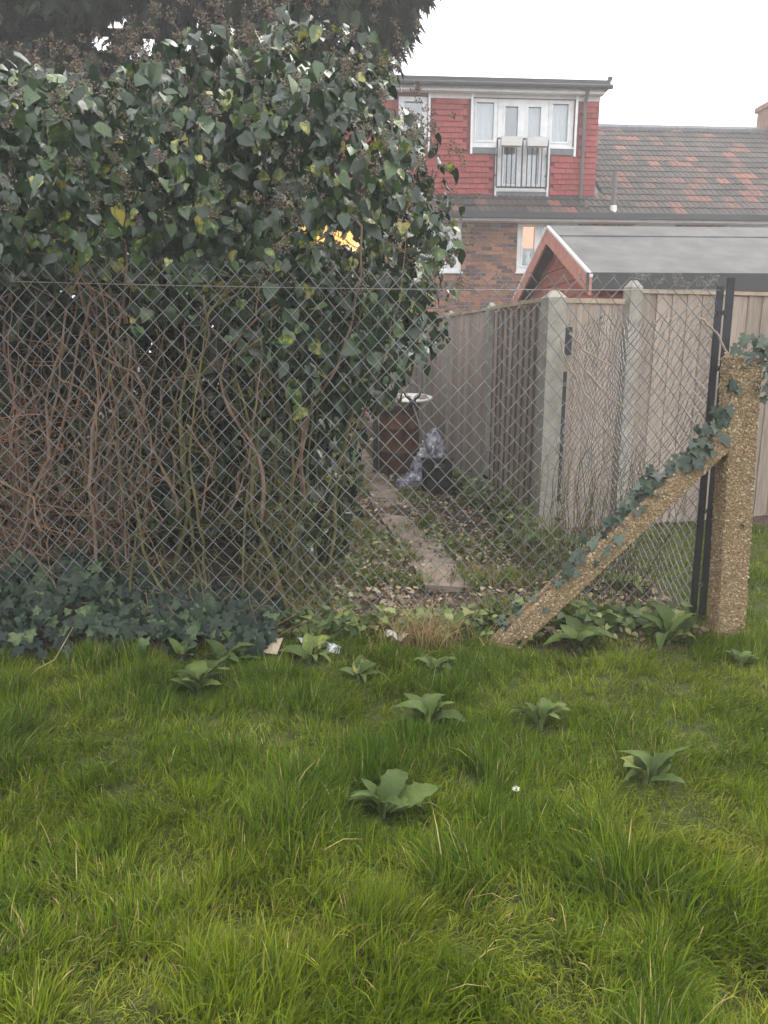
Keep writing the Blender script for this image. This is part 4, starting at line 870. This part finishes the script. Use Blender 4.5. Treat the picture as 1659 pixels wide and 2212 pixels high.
def region_right(n): u = rng.random(n); v = rng.random(n); y = 3.5+2.6*v; return 1.62+.06*(y-3.5)+u*(1.6+.3*v), y
x1 = tufts(8800, region_front, .036, .125, 34, .03); x3 = tufts(2600, region_side, .036, .125, 30, .034); x2 = tufts(1700, region_right, .03, .08, 30, .05)
g_all = [np.concatenate([a, b_]) for a, b_ in zip(x1, x2)]; g_all = [np.concatenate([a, b_]) for a, b_ in zip(g_all, x3)]
for (qx, qy, rr_) in ROS:      # shorter where the rosettes press the grass down
    dd_ = np.hypot(g_all[0]-qx, g_all[1]-qy); g_all[3] = np.where(dd_ < rr_, g_all[3]*np.clip(.35+.65*(dd_/rr_)**2, 0, 1), g_all[3])
tag(blades('grass', *g_all), 'bright green uneven lawn grass in the foreground', 'grass', kind='stuff')
# rough growth behind the mesh
def region_back(n):
    X, Y = [], []; c = 0
    while c < n:
        y = 3.65+6.5*rng.random(n*3)**1.6; x = -.6+2.1*rng.random(n*3); lim = P0.x-.165*(y-P0.y)-.05; k = (x < np.where(y < P0.y-.1, 1.7, lim)) & (x > -.55-.1*(y-3.6)) & (~on_path(x, y, -.05) | (rng.random(n*3) < .1)) & (vnoise(x, y, .3, 81) > .42); X.append(x[k]); Y.append(y[k]); c += k.sum()
    return np.concatenate(X)[:n], np.concatenate(Y)[:n]
tag(blades('rough_grass', *tufts(2500, region_back, .03, .14, 24, .04, .45)), 'straggly grass and straw along the path behind the mesh', 'grass', kind='stuff')
n = 420; sx = .2+.11*rng.normal(size=n); sy = 3.47+.05*rng.normal(size=n); tag(blades('straw_clump', sx, sy, 0*sx, rng.uniform(.08, .3, n), rng.uniform(.0018, .0038, n), rng.random(n)*6.28, rng.uniform(.5, 1.1, n), np.array([.5, .37, .18])*rng.uniform(.5, 1.3, (n, 1))), 'clump of dry straw at the foot of the mesh', 'straw', kind='stuff')
# litter of dead leaves and small weeds
def scatter_leaves(name, n, reg, zr_, smin, smax, m, tms, flatn, label, cat):
    x, y = reg(n); P = np.stack([x, y, gz(x, y)+zr_[0]+(zr_[1]-zr_[0])*rng.random(n)**1.8], 1); T = rng.normal(size=(n, 3))*np.array([1, 1, .3]); Z = np.array([0, -.2, 1])+rng.normal(size=(n, 3))*flatn
    o = multi(name, tms, P, T, Z, rng.uniform(smin, smax, n), rng.random(n), m, None, (0, 0, 0)); return tag(o, label, cat)
def reg_lit(n):
    y = 3.55+6*rng.random(n)**1.7; x = -.75+2.4*rng.random(n); lim = np.where(y < P0.y, 1.7, P0.x-.165*(y-P0.y)-.03); x = np.minimum(x, lim-.02*rng.random(n)*3); k = on_path(x, y, -.06) & (rng.random(n) < .6); x = np.where(k, x+np.where(rng.random(n) < .5, .3, -.35), x); return x, y
def reg_weed(n):
    x, y = region_back(n); return x, y
scatter_leaves('leaf_litter', 9500, reg_lit, (.004, .05), .014, .046, M['litter'], IVYA, .35, 'brown fallen leaves covering the soil behind the mesh', 'leaf litter')
scatter_leaves('small_weeds', 3600, reg_weed, (.01, .11), .015, .042, M['weed'], [IVYA[2], IVYA[0]], .5, 'low leafy weeds along both sides of the path', 'weeds')
def reg_foot(n): x = -.9+2.5*rng.random(n); return x, 3.5+.035*x+.22*rng.random(n)
scatter_leaves('verge_weeds', 1100, reg_foot, (.01, .13), .03, .075, M['weed'], IVYA, .5, 'mixed bramble and weed leaves along the foot of the mesh', 'weeds')
def reg_fenceweed(n): t = rng.random(n); y = 4.2+5*t; return P0.x-.165*(y-P0.y)-.05-.22*rng.random(n)*np.where(y < P0.y, 1.6, 1), y
scatter_leaves('fence_weeds', 900, reg_fenceweed, (.02, .28), .03, .075, M['weed'], IVYA, .5, 'leafy weeds growing up against the timber fence', 'weeds')

# ------------------------------------------------------------------ broad-leaved rosettes in the lawn
DK = [tmpl_mesh('leaf', dock_tmpl(wd, ar), M['dock']) for wd, ar in ((.24, .7), (.17, 1.0), (.2, 1.3), (.22, .4))]
def rosette(px, py, nl, ln, label, spread=.35, elev=(8, 55), skew=None):
    p = on_z(px, py); p.z = gzs(p.x, p.y)+.005; t = thing('dock_plant', label, 'weed', p, 0, 'broad-leaved weeds in the lawn'); rs = random.Random(int(px*7+py))
    nl += 3
    for i in range(nl):
        a = 2*math.pi*(i*(1 if i < nl-4 else 1.37)+rs.uniform(-.3, .3))/nl; e = R(rs.uniform(*elev)); L = ln*1.35*rs.uniform(.6, 1.1); d = Vector((math.cos(a)*math.cos(e), math.sin(a)*math.cos(e), math.sin(e))); 
        nz = Vector((-math.cos(a)*math.sin(e), -math.sin(a)*math.sin(e), math.cos(e)))+Vector((rs.gauss(0, .2), rs.gauss(0, .2), 0)); nz = (nz-d*nz.dot(d)).normalized(); X = d.cross(nz)
        o = Vector((math.cos(a), math.sin(a), 0))*.012+Vector((rs.uniform(-1, 1), rs.uniform(-1, 1), 0))*spread*ln*.35+Vector((0, 0, .022))
        Mx = Matrix([[X[q]*L, d[q]*L, nz[q]*L, o[q]] for q in range(3)]+[[0, 0, 0, 1]]); link('leaf', DK[rs.randrange(4)], t, mat=Mx)
    MB().tube([(0, 0, -.03), (0, 0, .03), (.004, 0, .055)], [.007, .009, .004], 6).build('crown', M['weedstem'], t); return t
M['weedstem'] = flat('weed_stem', (.12, .15, .06), .7)
for a in ROSL: rosette(*a)
# daisy
dp = on_z(1113, 1735); dp.z = gzs(dp.x, dp.y); dz = thing('daisy', 'single white daisy flower in the lawn', 'flower', dp)
MB().tube([(0, 0, -.01), (.003, 0, .03), (0, -.004, .06)], .0015, 5).build('stem', M['weedstem'], dz)
MB().lathe([(.0055, .058), (.0045, .063), (.0002, .0655)], 8, (0, -.004, 0)).build('centre', M['yolk'], dz)
pme = MB().poly([(.002, 0, 0), (.012, -.0028, .003), (.0165, 0, .004), (.012, .0028, .003)]).mesh('petal', M['petal'])
for i in range(14): link('petal', pme, dz, (0, -.004, .06), (0, R(-12), 2*math.pi*i/14))

# ------------------------------------------------------------------ litter and things by the path
def crumple(nu, nv, fx, seed, amp):
    r_ = np.random.default_rng(seed); mb = MB(); g = [[Vector(fx(i/(nu), j/(nv)))+Vector(r_.normal(size=3)*amp) for j in range(nv+1)] for i in range(nu+1)]
    for i in range(nu+1): g[i][nv] = g[i][0] if False else g[i][nv]
    for i in range(nu):
        for j in range(nv): mb.quad(g[i][j], g[i+1][j], g[i+1][j+1], g[i][j+1])
    return mb
pk = on_z(692, 1400); wr = thing('wrapper', 'crumpled silver wrapper lying at the lawn edge', 'wrapper', pk)
crumple(7, 4, lambda u, v: ((u-.5)*.2, (v-.5)*.07-.05*u, .045+.02*math.sin(u*6+v*4)-.035*u), 3, .006).build('sheet', M['foil'], wr)
pk = on_z(858, 1392); wr = thing('wrapper', 'small white paper scraps at the foot of the straw', 'wrapper', pk)
crumple(5, 3, lambda u, v: ((u-.5)*.1, (v-.5)*.05, .05+.02*math.sin(u*9)), 4, .008).build('sheet', M['white'], wr)
pk = on_z(578, 1408); wr = thing('card_scrap', 'tan scrap of card propped at the lawn edge', 'card', pk)
MB().hexa([(-.06, 0, .0), (.05, -.03, .0), (.05, -.026, .0), (-.06, .004, .0), (-.05, .07, .03), (.07, .05, .05), (.07, .056, .05), (-.05, .076, .03)]).build('sheet', M['card'], wr)
tw_ = on_z(60, 1470); o = MB().tube([tuple(on_z(a, b_, z)-tw_) for a, b_, z in ((48, 1478, .03), (80, 1445, .09), (118, 1425, .12), (135, 1395, .16), (158, 1355, .22))], [.001, .0014, .0014, .0014, .0008], 5).build('twig', M['straw']); o.location = tw_; tag(o, 'long pale twig sticking out of the ivy bank into lawn', 'twig')
# rusty drum
DP = on_z(862, 1022); drum = thing('rusty_drum', 'tall rusty steel drum standing beside the path', 'drum', DP)
rd = .235; hd = on_y(870, 872, DP.y).z; prof = [(rd*.97, 0), (rd, .015), (rd, hd*.32), (rd+.012, hd*.335), (rd, hd*.35), (rd, hd*.65), (rd+.012, hd*.665), (rd, hd*.68), (rd, hd-.02), (rd+.01, hd-.01), (rd+.006, hd), (rd-.012, hd), (rd-.014, .05), (.001, .05)]
MB().lathe(prof, 28).build('shell', M['rust'], drum, True)
MB().box(-.31, -.245, -.05, .06, 0, hd*.93).build('side_plate', M['dark_metal'], drum)
MB().box(-.2, .2, -rd-.024, -rd-.004, hd-.075, hd-.012).build('dark_band', M['dark_metal'], drum)
# oval board on top of the drum
tc = on_y(885, 868, DP.y-.03); tray = thing('oval_board', 'white oval board with brown insets lying on the rusty drum', 'board', (tc.x, tc.y, hd+.004))
a_, b_ = .26, .17; ol = [(a_*math.cos(q)*(1 if math.cos(q) < 0 else 1.02), b_*math.sin(q)) for q in np.linspace(0, 2*math.pi, 29)[:-1]]
slo = .22
MB().prism([(x, y, .06+y*slo) for x, y in ol], (0, 0, .012)).build('rim', M['white'], tray)
for c, rx, ry in ((-.135, .075, .1), (.13, .08, .09)):
    MB().prism([(c+rx*math.cos(q), ry*math.sin(q), .0735+ry*math.sin(q)*slo) for q in np.linspace(0, 6.2832, 17)[:-1]], (0, 0, .004)).build('inset', M['brownp'], tray)
MB().box(-.1, .1, -.02, .02, 0, .07).box(-.02, .02, -.14, -.021, 0, .03).box(-.02, .02, .021, .14, 0, .085).build('batten', M['brownp'], tray)
for x0, x1 in ((-.17, -.1), (.07, .15)): MB().box(x0, x1, -.012, .012, .078, .083).build('stripe', M['white'], tray)
yc = on_y(828, 862, DP.y); o = MB().hexa([(-.09, -.03, 0), (.08, -.04, .012), (.085, .05, .02), (-.05, .06, .01), (-.09, -.03, .004), (.08, -.04, .016), (.085, .05, .024), (-.05, .06, .014)]).build('card_scrap', M['ycard']); o.location = (DP.x-.2, DP.y-.06, hd+.003); tag(o, 'yellowed card scrap on the left rim of the rusty drum', 'card')
# black box machine with long handle
BXP = on_z(945, 1066); mc = thing('garden_machine', 'black plastic box with hand slot and long curved-grip handle by the drum', 'garden tool', BXP, R(-8))
bwid, bh = .155, .36
sh = MB().slab(-bwid, bwid, .03, bh, -.1, -.085, [(-.03, .075, bh-.075, bh-.035)])
sh.v = [(x*(1-.12*(1-z/bh))+.0*(z), y-.02*z/bh, z) for x, y, z in sh.v]; sh.build('front', M['plast'], mc)
MB().hexa([(-bwid*.9, -.083, .02), (bwid*.9, -.083, .02), (bwid*.8, .14, .02), (-bwid*.8, .14, .02), (-bwid, -.1, bh-.1), (bwid, -.1, bh-.1), (bwid*.9, .13, bh-.14), (-bwid*.9, .13, bh-.14)]).build('body', M['plast'], mc)
MB().box(-bwid-.012, bwid+.012, -.135, -.08, bh+.001, bh+.02).build('rim', M['plast'], mc)
for sx_ in (-1, 1): MB().lathe([(.0, -.014), (.05, -.012), (.055, 0), (.05, .012), (0, .014)], 14).build('wheel', M['plast'], mc).matrix_basis = Matrix.Translation((sx_*(bwid-.005), .08, .055)) @ Matrix.Rotation(R(90), 4, 'Y')
hA = Vector((-.07, -.09, bh+.01)); hw_ = on_y(891, 872, DP.y-.32); hB = Matrix.Rotation(R(8), 3, 'Z') @ (hw_-BXP)
MB().tube([hA, hA.lerp(hB, .5)+Vector((0, 0, .008)), hB], .011, 8).build('shaft', M['pipe'], mc, True)
for sg in (-1, 1):
    q = [hB+Vector((0, 0, -.01)), hB+Vector((sg*.03, -.01, .05)), hB+Vector((sg*.075, -.02, .085)), hB+Vector((sg*.1, -.02, .14))]; MB().tube(q, [.018, .015, .012, .009], 8).build('grip', M['plast'], mc, True)
MB().lathe([(.0, -.05), (.035, -.045), (.045, 0), (.035, .04), (0, .045)], 12, tuple(hB)).build('motor_head', M['plast'], mc, True)
# silver sacks
def sack(px, py, w_, h_, d_, seed, label):
    p = on_z(px, py); t = thing('plastic_sack', label, 'sack', p, 0, 'silvery sacks beside the drum'); r_ = np.random.default_rng(seed); mb = MB(); nu, nv = 22, 18; ph = r_.random(8)*6.28; g = []
    for j in range(nv+1):
        f = j/nv; rad_ = (math.sin(math.pi*min(1, f*.86+.12)))**.55; row = []
        for i in range(nu):
            q = 2*math.pi*i/nu; cr = 1+.16*math.sin(3*q+ph[0]+5*f)+.1*math.sin(7*q+ph[1]-9*f)+.08*math.sin(12*q+ph[2]+14*f)+r_.normal()*.07
            row.append(Vector((math.cos(q)*w_/2*rad_*cr+.05*math.sin(f*4+ph[3])*f, math.sin(q)*d_/2*rad_*cr, max(.002, h_*f+r_.normal()*.014))))
        g.append(row)
    for j in range(nv):
        for i in range(nu): mb.quad(g[j][i], g[j][(i+1) % nu], g[j+1][(i+1) % nu], g[j+1][i])
    mb.poly(g[nv]); mb.build('bag', M['foil'], t); return t
sack(918, 1046, .24, .44, .22, 3, 'upright crumpled silvery sack between drum and black box'); sack(940, 1036, .26, .56, .2, 5, 'tallest crumpled silvery sack against the fence'); sack(884, 1056, .24, .17, .2, 8, 'low ribbed silvery sack by the path in front of drum')
sack(838, 1008, .12, .2, .1, 11, 'small white bag at left foot of the rusty drum')
cs = on_z(808, 955); o = MB().hexa([(-.08, -.05, 0), (.09, -.06, 0), (.1, .05, .03), (-.05, .06, .03), (-.08, -.05, .005), (.09, -.06, .005), (.1, .05, .035), (-.05, .06, .035)]).build('card_scrap', M['card']); o.location = cs+Vector((0, 0, .03)); tag(o, 'pale card scrap in the weeds left of the drum', 'card')
ca0, ca1 = on_z(781, 1080, .03), on_z(909, 1047, .08); o = MB().tube([(0, 0, 0), tuple((ca1-ca0)*.5+Vector((0, 0, .01))), tuple(ca1-ca0)], .005, 5).build('cane', M['straw']); o.location = ca0; tag(o, 'thin straw-coloured cane lying across the path', 'cane')

# dead vines caught on the mesh, clipped wire knots along its top
def vine(label, lines, m, rad, yo=-.03):
    b0_ = None
    for ln in lines:
        pts = []
        for a, b_ in ln:
            d = ray(a, b_); tt = (FA.y*FDIR.x-FA.x*FDIR.y)/(d.y*FDIR.x-d.x*FDIR.y); p = Vector((0, 0, CAM_H))+d*tt; p.y += yo+random.uniform(-.02, .02); pts.append(p)
        if b0_ is None: b0_ = thing('dead_vine', label, 'vine', pts[-1])
        dense = []
        for i in range(len(pts)-1):
            for q in range(5): dense.append(pts[i].lerp(pts[i+1], q/5)+Vector((random.uniform(-1, 1), random.uniform(-1, 1), random.uniform(-1, 1)))*.006)
        dense.append(pts[-1]); k_ = len(dense); MB().tube([p-b0_.location for p in dense], [rad*(1-.5*i/k_) for i in range(k_)], 6).build('stem', m, b0_, True)
vine('pale dead vine slanting down across the mesh in front of the gate', [[(1205, 735), (1225, 790), (1262, 850), (1300, 905), (1335, 968)], [(1262, 800), (1300, 840), (1338, 878)], [(1225, 720), (1262, 760), (1320, 790)]], M['straw2'], .0045)
vine('pale bent vine twisted round the black steel post', [[(1500, 690), (1535, 720), (1562, 765), (1550, 800), (1532, 850), (1528, 890)], [(1556, 762), (1578, 790), (1566, 812)]], M['straw2'], .006, -.07)
vine('thick pale curling vine stems caught on the left mesh', [[(130, 815), (180, 840), (212, 875), (218, 930), (205, 985)], [(205, 760), (290, 805), (318, 838), (300, 905)], [(440, 640), (455, 720), (428, 800), (440, 870), (400, 950)], [(402, 915), (455, 985), (468, 1040), (420, 1085)], [(70, 1180), (110, 1240), (150, 1300)], [(0, 1040), (70, 1075), (95, 1150)]], M['stem'], .0055, -.02)
for i in range(16):
    s_ = FLEN-.06-.42*random.random(); c_ = Vector((FDIR.x*s_, FDIR.y*s_-.01, zrr-.015+random.uniform(-.02, .03)))
    MB().tube([c_+Vector((math.cos(q*1.9)*.014+q*.004-.02, math.sin(q*1.3)*.008, math.sin(q*1.9)*.016)) for q in range(9)], .0014, 4).build('wire_tie', M['wire_thin'], cf)

# ------------------------------------------------------------------ haze
m, nt, b = new_mat('lens_glare'); nt.nodes.remove(b); pv = N(nt, 'ShaderNodeVolumePrincipled'); pv.inputs['Color'].default_value = (.97, .97, .97, 1); pv.inputs['Density'].default_value = .0075; pv.inputs['Anisotropy'].default_value = .2
nt.links.new(pv.outputs[0], nt.nodes['Material Output'].inputs['Volume'])
hz = MB().box(-155, 155, -155, 155, -1.2, 8.6).build('glare', m); tag(hz, 'thin pale haze box over the gardens, added to imitate lens veiling', 'glare', kind='stuff')  # scattering volume added to imitate veiling lens glare, not mist in the air
